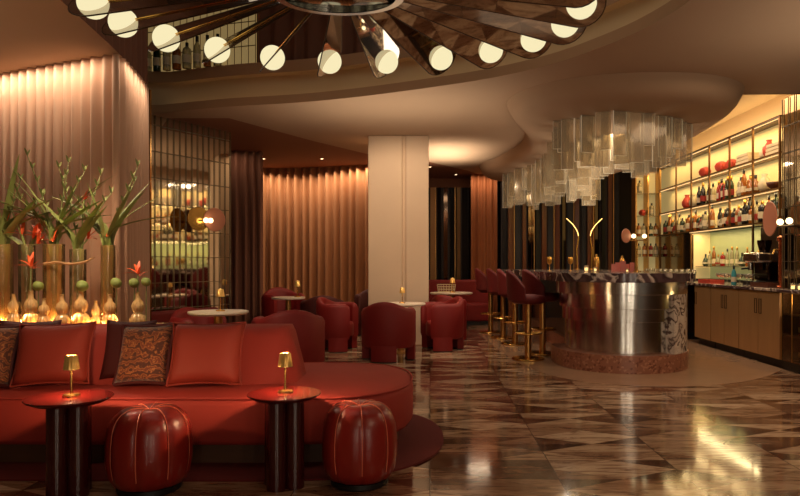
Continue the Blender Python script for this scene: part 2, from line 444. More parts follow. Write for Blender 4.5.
# opening in the ceiling under the chandelier
hole = [(-2.66,4.75),(-2.80,5.9),(-3.0,7.0),(-3.30,7.75),(-3.53,8.3),(-2.9,8.12),(-2.4,7.96),(-1.53,7.76),(-.75,7.47),(0,7.1),(.5,6.82),(.89,6.53),(1.22,6.2),(1.49,5.8),(1.70,5.4),(1.85,4.9),(1.9,4.3),
        (1.8,3.5),(1.45,2.7),(.8,2.0),(-.1,1.6),(-1.0,1.65),(-1.8,2.1),(-2.35,2.9),(-2.58,3.8)]
holec = catmull([(p[0],p[1]) for p in hole], 3)
boundary = [(1.6,15.2),(1.5,14.9),(.75,13.4),(0,12.3),(-.5,11.9),(-1.08,11.4),(-1.8,10.2),(-2.62,8.6),(-7,8.6)]
outer = [(-7,-4),(5,-4),(5,7.4),(3.5,7.4),(3.5,15.2)] + boundary
def flat(bm, outer, holes, z):
    loops = [[Vector((p[0],p[1],0)) for p in outer]] + [[Vector((p[0],p[1],0)) for p in h] for h in holes]
    allp = [p for L in loops for p in L]
    vs = [bm.verts.new((p.x,p.y,z)) for p in allp]
    for tri in tessellate_polygon(loops): bm.faces.new([vs[i] for i in tri])
bm = newbm(); flat(bm, outer, [holec], CZ); struct('ceiling', bm, M['plaster'])
bm = newbm(); prism(bm, boundary+[(-7,15.2)], CZ, CZ+.06); struct('ceiling_far', bm, M['brown_plaster'])

# lip and cove of the opening: from the far left corner round the right
i0 = min(range(len(holec)), key=lambda i: (holec[i]-Vector((-3.53,8.3))).length)
arc = [holec[(i0+k)%len(holec)] for k in range(len(holec))]
i1 = min(range(len(arc)), key=lambda i: (arc[i]-Vector((-2.58,3.8))).length)
arcin = arc[:i1+1]
off = offset(holec, .28); offa = [off[(i0+k)%len(off)] for k in range(len(off))][:i1+1]
off2 = offset(holec, .16); off2a = [off2[(i0+k)%len(off2)] for k in range(len(off2))][:i1+1]
L3 = lambda pts, z: [(p.x, p.y, z) for p in pts]
bm = newbm(); loft(bm, [L3(arcin, CZ), L3(arcin, CZ+.1), L3(offa, CZ+.1)], closed=False)
struct('trim_2', bm, M['tan_plaster'], smooth=True)
bm = newbm(); loft(bm, [L3(offa, CZ+.1), L3(offa, CZ+.42), L3(off2a, CZ+.42)], closed=False)
struct('trim_3', bm, M['cream_plaster'], smooth=True)
bm = newbm(); loft(bm, [L3(off2a, CZ+.42), L3(off2a, CZ+.56), L3(offa, CZ+.56)], closed=False)
struct('trim_4', bm, M['tan_plaster'], smooth=True)
strip_path = [p*.2 + q*.8 for p, q in zip(arcin, offa)]
bm = newbm(); tube(bm, L3(strip_path[1:-1], CZ+.112), .006, 6)
tag(obj('cove_strip_light', bm, M['led']), 'warm strip light hidden behind the lip of the round ceiling opening', 'light')
# upper walls and ceiling above the opening
bm = newbm(); box(bm, -7, -4, 5.2, 5, 15.2, 5.3); struct('ceiling_upper', bm, M['dark'])

def curtain(name, path, z0, z1, m, amp=.05, wl=.14, rows=5, label=None, jitter=.3, ends=None):
    """a hung cloth: pleats swell sideways along a plan path"""
    pts = [Vector(p) for p in path]
    L = [0]
    for i in range(1, len(pts)): L.append(L[-1]+(pts[i]-pts[i-1]).length)
    n = int(L[-1]/wl*10)
    rnd = random.Random(len(name)+int(100*path[0][0]))
    ph = [rnd.uniform(-jitter, jitter) for _ in range(int(L[-1]/wl)+3)]
    am = [rnd.uniform(.65, 1.2) for _ in range(int(L[-1]/wl)+3)]
    plan = []
    for k in range(n+1):
        s = L[-1]*k/n
        j = max(i for i in range(len(L)) if L[i] <= s+1e-9); j = min(j, len(pts)-2)
        t = (s-L[j])/(L[j+1]-L[j]); p = pts[j].lerp(pts[j+1], t)
        d = (pts[min(j+2, len(pts)-1)]-pts[max(j-1,0)]).normalized() if False else (pts[j+1]-pts[j]).normalized()
        nn = Vector((d.y, -d.x)); q = s/wl; qi = int(q)
        a = (am[qi]*(1-(q-qi))+am[qi+1]*(q-qi))*amp; f = ph[qi]*(1-(q-qi))+ph[qi+1]*(q-qi)
        w = math.sin(2*PI*q+f*3)
        plan.append((p, nn, a*math.copysign(abs(w)**.8, w), d))
    loops = []
    for r in range(rows+1):
        v = r/rows; z = z0+(z1-z0)*v; k = 1.0 - .35*v
        loops.append([(p.x+nn.x*a*k, p.y+nn.y*a*k, z) for p, nn, a, d in plan])
    bm = newbm(); loft(bm, loops, closed=False)
    o = obj(name, bm, m, smooth=True, angle=180)
    if label: tag(o, label, 'curtain')
    return o

lc = catmull([(-6.6,7.75),(-4.25,6.58),(-3.45,6.22),(-2.98,6.02),(-2.84,5.98),(-2.86,6.2),(-2.94,6.62),(-3.05,7.09)], 5, closed=False)
curtain('curtain', lc, .02, CZ-.005, M['pink_curtain'], .05, .125, label='tall blush pink pleated curtain lit from above behind the vases')
bm = newbm(); box(bm, -.02, -.015, 0, .02, .015, 3.08); struct('trim_5', bm, M['brass'], loc=(-3.035,7.13,.0))
uc = [p for p in catmull([(-2.40,2.6),(-2.62,3.8),(-2.70,4.75),(-2.84,5.9),(-3.04,7.0),(-3.12,7.2)], 5, closed=False)]
curtain('curtain', uc, CZ+.003, 5.19, M['brown_curtain'], .03, .2, label='dark brown curtain above the ceiling edge, over the blush curtain')
# back of the raised ceiling: a mirrored bottle wall, then brown drapes
upper = [Vector(p) for p in ((-3.85,8.62),(-2.15,8.15))]
def tiled_mirror(name, p0, p1, z0, z1, zl, cols, m, frame=M['tile_frame'], bar=.0045, t=.02):
    p0, p1 = Vector(p0), Vector(p1); d = (p1-p0); ln = d.length; ang = math.atan2(d.y, d.x)
    rj = random.Random(cols); zz = [z0]+[z for z in zl if z0 < z < z1]+[z1]
    bm = newbm()
    for k in range(cols):                                            # every tile sits at its own slight angle
        for r in range(len(zz)-1):
            xa, xb, za, zb = ln*k/cols, ln*(k+1)/cols, zz[r], zz[r+1]
            ax, az = rj.uniform(-.0035,.0035), rj.uniform(-.0025,.0025)
            f = lambda x, z: .004+ax*(x-(xa+xb)/2)/1+az*(z-(za+zb)/2)
            box_pts = [(xa,f(xa,za),za),(xb,f(xb,za),za),(xb,f(xb,zb),zb),(xa,f(xa,zb),zb)]
            bm.faces.new([bm.verts.new(p) for p in box_pts])
    box(bm, 0, .01, z0, ln, t, z1)
    o = obj(name, bm, m, loc=(p0.x, p0.y, 0), rot=(0,0,ang)); o['kind'] = 'structure'
    bm = newbm()
    for k in range(cols+1):
        x = ln*k/cols; box(bm, x-bar*.5, -.012, z0, x+bar*.5, -.001, z1)
    for z in zl: box(bm, 0, -.013, z-bar*.9, ln, -.001, z+bar*.9)
    obj('tile_grid', bm, frame, o)
    return o
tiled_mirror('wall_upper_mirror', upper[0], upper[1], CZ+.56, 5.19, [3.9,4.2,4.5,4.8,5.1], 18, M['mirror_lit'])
curtain('curtain', catmull([(-2.15,8.2),(-1.4,8.05),(-.6,7.75),(.1,7.4),(.7,7.0),(1.3,6.5),(1.8,5.8),(2.1,5.0)], 5, closed=False), CZ+.57, 5.19, M['brown_curtain'], .035, .22, label='dark brown drape behind the globe chandelier in the raised ceiling')

# tall mirrored tile wall on the left that reflects the back bar
MW0, MW1 = (-3.56,8.34), (-2.875,9.50)
rows_z = [.62+.336*k for k in range(8)]
tiled_mirror('wall_mirror', MW0, MW1, .45, CZ-.003, rows_z, 14, M['mirror'])
bm = newbm(); box(bm, 0, .03, 0, 1.345, .2, CZ-.004); struct('wall_mirror_core', bm, M['darkwall'], loc=(MW0[0], MW0[1], 0), rot=(0,0,math.atan2(1.16,.685)))

# curtains at the far end
curtain('curtain', [(-3.9,10.9),(-2.82,11.15)], .02, CZ-.003, M['brown_curtain'], .05, .13, label='dark brown pleated curtain at the end of the mirrored tile wall')
fc = catmull([(-4.2,12.9),(-3.35,13.1),(-2.5,13.05),(-1.9,12.85),(-1.2,12.6),(-.7,12.5)], 5, closed=False)
curtain('curtain', fc, .02, CZ-.003, M['gold_curtain'], .085, .17, label='bronze pleated curtain lit from above, left of the pillar')
curtain('curtain', [(.86,13.95),(1.42,14.0)], .02, CZ-.004, M['far_curtain'], .05, .13, label='narrow rust curtain beside the bar stools, right of the dark slats')

# pillar
bm = newbm()
PX0, PX1, PY = -.915, -.02, 9.75
prism(bm, [(PX0,PY),(PX0+.50,PY),(PX0+.51,PY+.03),(PX0+.55,PY+.03),(PX0+.56,PY),(PX1,PY),(PX1,PY+.8),(PX0,PY+.8)], 0, CZ-.002)
struct('pillar', bm, M['pillar'], bevel=.012)

# far wall: dark slatted screens
def screen(name, x0, x1, y, z0, z1, n, label, mix):
    t = thing(name, label, 'screen', ((x0+x1)/2, y, 0))
    w = (x1-x0)/n; rnd = random.Random(n)
    bm = newbm(); box(bm, x0-(x0+x1)/2, .05, z0, x1-(x0+x1)/2, .08, z1); obj('back_panel', bm, M['darkwall'], t)
    for k in range(n):
        xa = x0+w*k-(x0+x1)/2; hw = w*rnd.choice([.30,.38,.46])
        bm = newbm(); box(bm, -hw, -.012, z0, hw, .012, z1)
        obj('slat', bm, mix[k % len(mix)], t, loc=(xa+w*.5, 0, 0), rot=(0,0,R(rnd.choice([-28,-12,8,20,30]))))
        if k % 3 == 1:
            bm = newbm(); box(bm, -.006, -.05, z0, .006, -.04, z1); obj('brass_fillet', bm, M['brass_soft'], t, loc=(xa+w*.95, 0, 0))
    return t
screen('slatted_screen', -.15, .98, 14.5, .0, CZ-.22, 8, 'dark slatted screen between the pillar and the rust curtain', [M['slat_dark'], M['bronze'], M['slat_dark'], M['smoke_mirror']])
screen('slatted_screen', 1.5, 4.0, 13.9, 0, CZ-.01, 18, 'tall dark slatted screen behind the bar under the hanging glass', [M['slat_dark'], M['slat_brown'], M['slat_dark'], M['slat_brown'], M['smoke_mirror']])
bm = newbm(); box(bm, -.2, 14.65, 0, 1.5, 14.8, CZ-.001); struct('wall_far', bm, M['brown_plaster'])

# ------------------------------------------------------------------ sculpted ceiling over the bar
blob_top = catmull([(3.5,7.4),(3.2,6.85),(2.6,6.55),(1.75,6.6),(1.15,7.0),(.90,7.65),(1.05,8.4),(1.33,9.3),(1.42,10.3),(1.24,11.5),(.95,12.8),(1.4,13.7),(2.6,13.75),(3.4,13.3),(3.7,12),(3.72,10),(3.66,8.4)], 5)
def lerp_in(poly, d): return offset(poly, -d)
loops = []
for dz, ins in ((0,0),(-.03,.012),(-.07,.03),(-.115,.055),(-.155,.09),(-.187,.14),(-.208,.21),(-.218,.29),(-.22,.38)):
    loops.append(L3(lerp_in(blob_top, ins), CZ+dz-.001))
bm = newbm(); loft(bm, loops, capend=True)
struct('ceiling_bar_cloud', bm, M['plaster'], smooth=True, angle=60)
# raised cream cove in front of the back bar
bm = newbm(); box(bm, 3.5, 7.4, 3.5, 4.95, 15.2, 3.55); struct('ceiling_cove', bm, M['cream_plaster'])
bm = newbm(); box(bm, 4.77, 7.45, 3.10, 4.94, 15.2, 3.499); struct('wall_right_cove', bm, M['cream_plaster'])
bm = newbm(); box(bm, 3.46, 7.4, CZ, 3.5, 15.2, 3.5); box(bm, 3.46, 7.36, CZ, 4.95, 7.4, 3.5); struct('trim_6', bm, M['cream_plaster'])

# ------------------------------------------------------------------ globe chandelier
CH = Vector((-.64, 4.65, 3.0))
ch = thing('globe_chandelier', 'large radial chandelier of smoked glass blades with glowing opal globes', 'chandelier', CH)
EA, EB, HZ = 1.69, 1.23, .16          # half axes of the ring of globes, height of the hub above them
def ell(bm, prof, n=56, q=.74):
    lathe(bm, prof, n, cap=False)
    for v in bm.verts: v.co.y *= q
bm = newbm(); ell(bm, [(.0,HZ-.075),(.40,HZ-.075),(.43,HZ-.06),(.43,HZ+.03),(.34,HZ+.10),(.05,HZ+.14),(.0,HZ+.14)]); obj('hub', bm, M['chrome_dark'], ch, smooth=True)
bm = newbm(); ell(bm, [(.40,HZ-.082),(.458,HZ-.082),(.458,HZ-.04),(.425,HZ-.03)]); obj('hub_rim', bm, M['steel'], ch, smooth=True)
bm = newbm(); lathe(bm, [(.03,HZ+.13),(.03,2.19)], 12); obj('rod', bm, M['chrome_dark'], ch, smooth=True)
def stadium(bm, r0, r1, hw0, hw, t):
    pts = [(r0,-hw0),(r1,-hw)]
    for k in range(1, 16):
        a = -PI/2+PI*k/16; pts.append((r1+hw*math.cos(a), hw*math.sin(a)))
    pts += [(r1,hw),(r0,hw0)]
    prism(bm, pts, -t/2, t/2)
NB = 21
globe0 = None
for k in range(NB):
    th = R(8.57) + 2*PI*k/NB
    P = Vector((EA*math.sin(th), EB*math.cos(th), 0)); H = Vector((.36*math.sin(th), .27*math.cos(th), HZ))
    D = P-H; ln = D.length; X = D.normalized(); Y = Vector((0,0,1)).cross(X).normalized(); Z = X.cross(Y)
    m4 = Matrix((X,Y,Z)).transposed().to_4x4(); rot = (m4 @ Matrix.Rotation(R(-50), 4, 'X')).to_euler()
    bm = newbm(); stadium(bm, .04, ln, .06, .165, .008); obj('blade', bm, M['smokeglass'], ch, loc=H, rot=rot)
    bm = newbm(); pts = [(.04,-.06,0),(ln,-.165,0)]+[(ln+.165*math.cos(-PI/2+PI*q/12), .165*math.sin(-PI/2+PI*q/12), 0) for q in range(1,12)]+[(ln,.165,0),(.04,.06,0)]; tube(bm, pts, .006, 5); obj('blade_edge', bm, M['darkbronze'], ch, loc=H, rot=rot, smooth=True)
    bm = newbm(); tube(bm, [(.02,0,.010),(ln-.06,0,.010)], .005, 6); obj('spoke', bm, M['brass'], ch, loc=H, rot=rot)
    if globe0 is None:
        bm = newbm(); bmesh.ops.create_uvsphere(bm, u_segments=28, v_segments=18, radius=.105); globe0 = obj('globe', bm, M['globe'], ch, smooth=True, angle=180); g = globe0
    else:
        g = globe0.copy(); C.objects.link(g); g.parent = ch
    g.location = P

# ------------------------------------------------------------------ hanging glass over the bar
gc = thing('glass_chandelier', 'hanging chandelier of long clear glass slats spiralling above the bar', 'chandelier', (2.3, 9.6, CZ-.221))
rnd = random.Random(3)
slat_mesh = {}
n_sl = 0
def glass_slat(x, y, w, l, yaw):
    bm = newbm(); box(bm, -w/2, -.007, -l, w/2, .007, .0)
    o = obj('glass_slat', bm, M['clearslat'], gc, loc=(x-2.3, y-9.6, 0), rot=(0,0,yaw))
    o.data.materials.append(M['slat_edge'])
    for p in o.data.polygons:
        if p.normal.z < -.9 or (abs(p.normal.x) > .9): p.material_index = 1
def spiral(t):
    """plan point and hanging length along the spiral; t 0..1 from the near right end round the left to the far middle"""
    pts = [(3.05,9.0,.40),(3.0,7.8,.46),(2.5,7.35,.52),(1.95,7.30,.54),(1.55,7.7,.52),(1.65,8.5,.60),(1.82,9.5,.64),(1.82,10.5,.64),(1.66,11.5,.60),(1.48,12.3,.56),(1.75,12.9,.55),(2.3,12.8,.56),(2.8,12.2,.56),(2.75,11.2,.58),(2.4,10.3,.62),(2.05,9.6,.66),(2.1,8.8,.58),(2.5,8.5,.50),(2.8,8.9,.46)]
    f = t*(len(pts)-1); i = min(int(f), len(pts)-2); u = f-i
    return [pts[i][k]*(1-u)+pts[i+1][k]*u for k in range(3)]
for k in range(98):
    x, y, l = spiral(k/97)
    glass_slat(x+rnd.uniform(-.07,.07), y+rnd.uniform(-.07,.07), rnd.choice([.11,.14,.16,.18]), l*rnd.uniform(.62,1.15), rnd.uniform(-.35,.35))

# ------------------------------------------------------------------ bar
BX, BY = 2.28, 7.92
bar = thing('bar_counter', 'curved bar with stepped stainless drum front and violet marble top', 'bar', (BX, BY, 0))
def arc_pts(r, a0, a1, n=40): return [(r*math.cos(R(a0+(a1-a0)*k/n)), r*math.sin(R(a0+(a1-a0)*k/n))) for k in range(n+1)]
def rnd_body(r, back): return arc_pts(r, 180, 360) + [(r, back), (-r, back)]
bm = newbm(); prism(bm, arc_pts(.765,180,360)+[(.765,4.4),(-.45,4.4),(-.45,.5),(-.765,.35)], 0.004, .2); obj('plinth', bm, M['terrazzo'], bar, bevel=.01)
bm = newbm(); prism(bm, arc_pts(.60, 180, 360)+[(.60,4.2),(-.40,4.2),(-.40,.3)], .2, 1.0); obj('core', bm, M['smoke_mirror'], bar, smooth=True)
for (r, z0, z1, a1) in ((.755,.86,1.0,350),(.715,.70,.859,314),(.682,.555,.699,311),(.652,.2,.554,303)):
    bm = newbm()
    prism(bm, arc_pts(r, 165, a1)+list(reversed(arc_pts(r-.05, 165, a1))), z0+.001, z1-.001)
    obj('steel_band', bm, M['steel'], bar, smooth=True, bevel=.004)
bm = newbm(); prism(bm, arc_pts(.752, 304, 420)+list(reversed(arc_pts(.61, 304, 420))), .2, .859); obj('marble_panel', bm, M['bar_marble'], bar, smooth=True)
bm = newbm()
top = arc_pts(.845, 180, 360) + [(.845,4.6),(-.6,4.75),(-1.0,4.45),(-1.08,4.05),(-1.0,3.5),(-.86,2.6)]
prism(bm, top, 1.0, 1.1); obj('counter_top', bm, M['counter'], bar, bevel=.012)

# bar stools
def make_stool(loc, rz, label):
    t = thing('bar_stool', label, 'bar stool', loc, rz, 'burgundy bar stools along the bar')
    bm = newbm(); lathe(bm, [(.0,0),(.2,0),(.205,.008),(.2,.022),(.06,.034),(.0,.034)], 32, cap=False); obj('base', bm, M['brass'], t, smooth=True)
    bm = newbm(); lathe(bm, [(.042,.03),(.042,.70)], 16); obj('column', bm, M['brass_soft'], t, smooth=True)
    bm = newbm()
    ring = [( .17*math.cos(2*PI*k/24), .17*math.sin(2*PI*k/24), .33) for k in range(25)]
    tube(bm, ring, .011, 8); tube(bm, [(.04,0,.33),(.168,0,.33)], .009, 6); tube(bm, [(-.04,0,.33),(-.168,0,.33)], .009, 6)
    obj('foot_ring', bm, M['brass'], t, smooth=True)
    bm = newbm(); lathe(bm, [(.0,.70),(.17,.70),(.215,.725),(.225,.76),(.205,.80),(.10,.815),(.0,.817)], 28, cap=False); obj('seat', bm, M['stool_velvet'], t, smooth=True, angle=180)
    # curved back hugging the rear of the seat, lower at its ends
    outer, inner, to, ti = [], [], [], []
    for k in range(21):
        s = k/20; a = R(98+164*s); e = abs(s-.5)*2
        zt = 1.13-.22*e**2.2; zb = .74
        ro, ri = .255, .205
        outer.append((ro*math.cos(a), ro*math.sin(a), zb)); to.append(((ro+.02)*math.cos(a), (ro+.02)*math.sin(a), zt-.015))
        ti.append(((ri+.025)*math.cos(a), (ri+.025)*math.sin(a), zt)); inner.append((ri*math.cos(a), ri*math.sin(a), zb))
    bm = newbm(); loft(bm, [[p[k] for p in (outer,to,ti,inner)] for k in range(21)], capend=False)
    vs = list(bm.verts); bm.verts.ensure_lookup_table()
    bm.faces.new([bm.verts[i] for i in range(4)]); bm.faces.new([bm.verts[i] for i in range(80,84)])
    obj('backrest', bm, M['stool_velvet'], t, smooth=True, angle=70, bevel=.012)
    return t
st = make_stool((1.23,8.28,.004), R(-8), 'burgundy velvet bar stool nearest the camera, at the drum end of the bar')
for p, rz, lb in (((1.50,8.80,.004), R(6), 'second bar stool along the bar from the drum end, burgundy velvet'),
                  ((1.27,9.85,.004), R(-4), 'middle bar stool of five along the bar, burgundy velvet with brass column'),
                  ((1.18,10.65,.004), R(5), 'fourth bar stool from the drum end, burgundy velvet'),
                  ((1.06,11.55,.004), R(0), 'farthest bar stool from the drum, beside the rust curtain')):
    dup(st, p, rz, lb)

# ------------------------------------------------------------------ back bar
SX = 4.5
BY_ = [8.51, 9.22, 9.94, 10.66, 11.40, 12.10, 12.97]      # uprights, near to far
SZ = [1.77, 2.19, 2.65, 3.12]
sh = thing('back_bar_shelving', 'tall bronze back bar shelving with lit cream bays of bottles', 'shelving', (SX, 10.7, 0))
def shb(bm, x0, y0, z0, x1, y1, z1): box(bm, x0-SX, y0-10.7, z0, x1-SX, y1-10.7, z1)
bm = newbm(); shb(bm, 4.74, BY_[0]-.3, 1.77, 4.76, BY_[-1]+.7, SZ[-1]); obj('back_panel', bm, M['shelfback'], sh)
for y in BY_:
    bm = newbm(); shb(bm, SX, y-.014, .95 if y in (BY_[0], BY_[1], BY_[-3], BY_[-1]) else 1.742, SX+.022, y+.014, SZ[-1]-.001)
    obj('upright', bm, M['shelf'], sh)
for z in SZ:
    bm = newbm(); shb(bm, SX-.005, BY_[0]-.02, z-.022, 4.739, BY_[-1]+.02, z); obj('shelf_board', bm, M['shelf'] if z < 3 else M['darkbronze'], sh)
for i, z in enumerate(SZ[1:]):
    bm = newbm(); shb(bm, SX+.02, BY_[0]+.02, z-.034, SX+.035, BY_[-1]-.02, z-.029); obj('strip_light', bm, M['led'], sh)
bm = newbm(); shb(bm, 4.84, BY_[1], .95, 4.87, BY_[4], 1.742); obj('niche_back', bm, M['nicheback'], sh)
bm = newbm(); shb(bm, SX+.055, BY_[4], .95, 4.84, BY_[4]+.02, 1.742); obj('side_panel', bm, M['shelfback'], sh)
bm = newbm(); shb(bm, SX+.02, BY_[4], .95, SX+.05, BY_[-1], 1.742); obj('mirror_panel', bm, M['smoke_mirror'], sh)
bm = newbm(); shb(bm, SX+.12, BY_[0], .95, SX+.15, BY_[1], 1.742); obj('dark_panel', bm, M['darkbronze'], sh)
bm = newbm(); shb(bm, SX-.02, BY_[1], 1.735, SX+.0, BY_[4], 1.741); obj('strip_light', bm, M['led'], sh)
bm = newbm(); shb(bm, SX+.08, BY_[1]+.015, 1.15, 4.84, BY_[4]-.015, 1.165); obj('glass_shelf', bm, M['clear'], sh)

# far glass display tower at the end of the shelving
tw = thing('glass_display_tower', 'slim glass display tower of bottles at the far end of the shelving', 'shelving', (4.3, 13.05, 0))
bm = newbm(); box(bm, -.24, .22, .95, .24, .24, 3.05); obj('back_panel', bm, M['shelfback'], tw)
for x in (-.24, 0, .24):
    bm = newbm(); box(bm, x-.01, -.05, .95, x+.01, .22, 3.05); obj('upright', bm, M['brass_soft'], tw)
for z in (1.35, 1.75, 2.15, 2.6):
    bm = newbm(); box(bm, -.24, -.04, z-.012, .24, .215, z); obj('glass_shelf', bm, M['clear'], tw)

# bottles --------------------------------------------------------
BOT = {}
def bottle_proto(kind, col, lab, cap):
    key = (kind, col, lab, cap)
    if key in BOT: return BOT[key]
    prof = {'wine': [(.0,0),(.037,0),(.038,.01),(.038,.18),(.030,.215),(.014,.25),(.0135,.30),(.0,.30)],
            'spirit': [(.0,0),(.043,0),(.045,.01),(.045,.17),(.040,.195),(.016,.215),(.015,.245),(.0,.245)],
            'flask': [(.0,0),(.040,0),(.056,.03),(.058,.07),(.045,.12),(.017,.16),(.015,.215),(.0,.215)],
            'tall': [(.0,0),(.034,0),(.035,.01),(.034,.22),(.022,.265),(.013,.29),(.013,.34),(.0,.34)]}[kind]
    h = prof[-1][1]
    bm = newbm(); lathe(bm, prof, 14, cap=False); body = (bm, M[col])
    r = prof[3][0]
    lb = newbm(); z0, z1 = (.05,.13) if kind != 'flask' else (.04,.075)
    rr = r+.002 if kind != 'flask' else .0595
    lathe(lb, [(rr, z0), (rr, z1)], 14, cap=False)
    cp = newbm(); lathe(cp, [(.0165, h-.045), (.0165, h+.012)], 10)
    meshes = []
    for nm, b, m in (('body', bm, M[col]), ('paper_label', lb, M[lab]), ('cap', cp, M[cap])):
        me = bpy.data.meshes.new('bottle_'+nm); bmesh.ops.recalc_face_normals(b, faces=b.faces); b.to_mesh(me); b.free(); me.materials.append(m)
        for p in me.polygons: p.use_smooth = True
        meshes.append((nm, me))
    BOT[key] = (meshes, h); return BOT[key]
COLS = {'bottle_green':'dark green','bottle_black':'black','bottle_amber':'amber','bottle_clear':'clear glass','bottle_red':'red','bottle_blue':'turquoise'}
KINDW = {'wine':'wine bottle','spirit':'spirit bottle','flask':'round decanter','tall':'tall slim bottle'}
ORD = ['first','second','third','fourth','fifth','sixth','seventh','eighth','ninth','tenth','eleventh','twelfth','thirteenth','fourteenth','fifteenth','sixteenth']
def bottle(loc, kind, col, where, group, lab='label_white', cap='cap_black', scale=1.0):
    meshes, h = bottle_proto(kind, col, lab, cap)
    t = thing('bottle', f'{COLS[col]} {KINDW[kind]}, {where}', 'bottle', loc, 0, group)
    t.scale = (scale, scale, scale)
    for nm, me in meshes:
        o = bpy.data.objects.new(nm, me); C.objects.link(o); o.parent = t
    return t
rb = random.Random(21)
BAYN = ['nearest bay','second bay','third bay','fourth bay','fifth bay','sixth bay']
def fill_bay(bay, z, n, row, cols, kinds):
    y0, y1 = BY_[bay]+.06, BY_[bay+1]-.06
    for k in range(n):
        y = y1-(y1-y0)*(k+.5)/n
        bottle((SX+.08+rb.uniform(0,.06), y, z), rb.choice(kinds), rb.choice(cols), f'{ORD[k]} from left in the {BAYN[bay]}, {row} shelf', f'bottles on the {row} shelf',
               rb.choice(['label_white','label_white','label_white','label_white','label_red']), rb.choice(['cap_black','cap_gold','cap_black']), rb.uniform(1.0,1.2))
ALLC = ['bottle_green','bottle_black','bottle_amber','bottle_clear','bottle_green','bottle_clear','bottle_black','bottle_amber']
ALLK = ['wine','spirit','flask','tall','wine','spirit']
for bay, n, cols in ((0,7,ALLC),(1,7,ALLC),(2,6,['bottle_green','bottle_black','bottle_clear','bottle_amber']),(3,6,['bottle_red','bottle_clear','bottle_amber','bottle_green','bottle_clear']),(4,6,ALLC),(5,7,ALLC)):
    fill_bay(bay, SZ[0], n, 'lowest', cols, ALLK)
fill_bay(1, SZ[1], 6, 'middle', ['bottle_clear','bottle_amber','bottle_clear','bottle_amber'], ['spirit','flask','tall'])
fill_bay(2, SZ[1], 6, 'middle', ['bottle_green','bottle_green','bottle_black','bottle_red'], ['wine','wine','spirit'])
fill_bay(3, SZ[1], 6, 'middle', ['bottle_black','bottle_black','bottle_clear'], ['wine'])
# decorative things on the upper shelves
def ceramic(loc, kind, m, label, cat, s=1.0):
    bm = newbm()
    if kind == 'vase': lathe(bm, [(.0,0),(.05,0),(.085,.06),(.09,.12),(.05,.19),(.03,.22),(.045,.25),(.036,.25),(.02,.22),(.0,.2)], 20, cap=False)
    if kind == 'bowl': lathe(bm, [(.0,0),(.05,0),(.06,.02),(.13,.09),(.15,.15),(.14,.15),(.12,.09),(.04,.03),(.0,.03)], 24, cap=False)
    if kind == 'shell':
        lathe(bm, [(.0,0),(.07,0),(.15,.05),(.17,.10),(.12,.15),(.05,.17),(.0,.165)], 24, fn=lambda a, r, z: r*(1+.16*math.sin(5*a)+.08*math.sin(9*a+1)), cap=False)
    o = obj({'vase':'ceramic_vase','bowl':'ceramic_bowl','shell':'coral_ornament'}[kind], bm, m, smooth=True, angle=180, loc=loc); o.scale = (s*.8,s,s*1.7) if kind == 'shell' else (s,s,s)
    return tag(o, label, cat)
def bookstack(y0, z, n, where):
    for k in range(n):
        bm = newbm(); box(bm, -.1, -.2+.02*k, 0, .1, .2-.015*k, .048)
        t = thing('coffee_table_book', f'cream cloth book, {["bottom","middle","top"][k]} of the pile {where}', 'book', (SX+.13, y0, z+.05*k), 0, 'cream books on the top shelf')
        obj('cover', bm, M['box_white'], t, bevel=.004)
        bm = newbm(); box(bm, -.106, -.19+.02*k, .008, -.1005, .19-.015*k, .04); obj('page_block', bm, M['ivory'], t)
ceramic((SX+.115, 8.98, SZ[2]), 'vase', M['coral'], 'small coral red vase on the top shelf in the nearest bay', 'vase', .95)
ceramic((SX+.115, 9.12, SZ[2]), 'vase', M['ivory'], 'small ivory vase beside the coral vase on the top shelf', 'vase', .7)
bookstack(8.72, SZ[2], 3, 'in the nearest bay')
bookstack(9.58, SZ[2], 3, 'in the second bay')
ceramic((SX+.13, 10.12, SZ[2]), 'shell', M['coral'], 'coral ornament on the top shelf at the near end of the third bay', 'ornament', .55)
ceramic((SX+.13, 10.48, SZ[2]), 'shell', M['coral'], 'larger coral ornament on the top shelf in the third bay', 'ornament', .62)
ceramic((SX+.13, 11.1, SZ[2]), 'shell', M['coral'], 'wide flat coral ornament on the top shelf in the fourth bay', 'ornament', .62)
ceramic((SX+.12, 8.85, SZ[1]), 'bowl', M['rattan'], 'dark brown bowl on the middle shelf in the nearest bay', 'bowl', .7)
ceramic((SX+.115, 9.1, SZ[1]), 'vase', M['ivory'], 'ivory vase beside the dark bowl on the middle shelf', 'vase', 1.0)
ceramic((SX+.115, 11.55, SZ[1]), 'vase', M['ivory'], 'pale squat vase on the middle shelf, fifth bay', 'vase', .9)
ceramic((SX+.115, 11.85, SZ[1]), 'vase', M['coral'], 'terracotta vase on the middle shelf, fifth bay', 'vase', 1.0)
ceramic((4.22, 13.1, 2.15), 'shell', M['coral'], 'small coral ornament inside the glass display tower', 'ornament', .45)
for k, (x, z, c) in enumerate(((4.14,1.75,'bottle_amber'),(4.24,1.75,'bottle_clear'),(4.38,1.75,'bottle_green'),(4.48,1.75,'bottle_amber'),(4.14,1.35,'bottle_clear'),(4.26,1.35,'bottle_amber'),(4.38,1.35,'bottle_red'),(4.48,1.35,'bottle_clear'),(4.40,2.15,'bottle_clear'),(4.16,2.6,'bottle_clear'))):
    bottle((x,13.1,z), 'spirit', c, f'{["first","second","third","fourth"][k%4]} on the {["","lower","second","third","top"][{1.35:1,1.75:2,2.15:3,2.6:4}[z]]} tier of the glass tower', 'bottles in the glass tower')
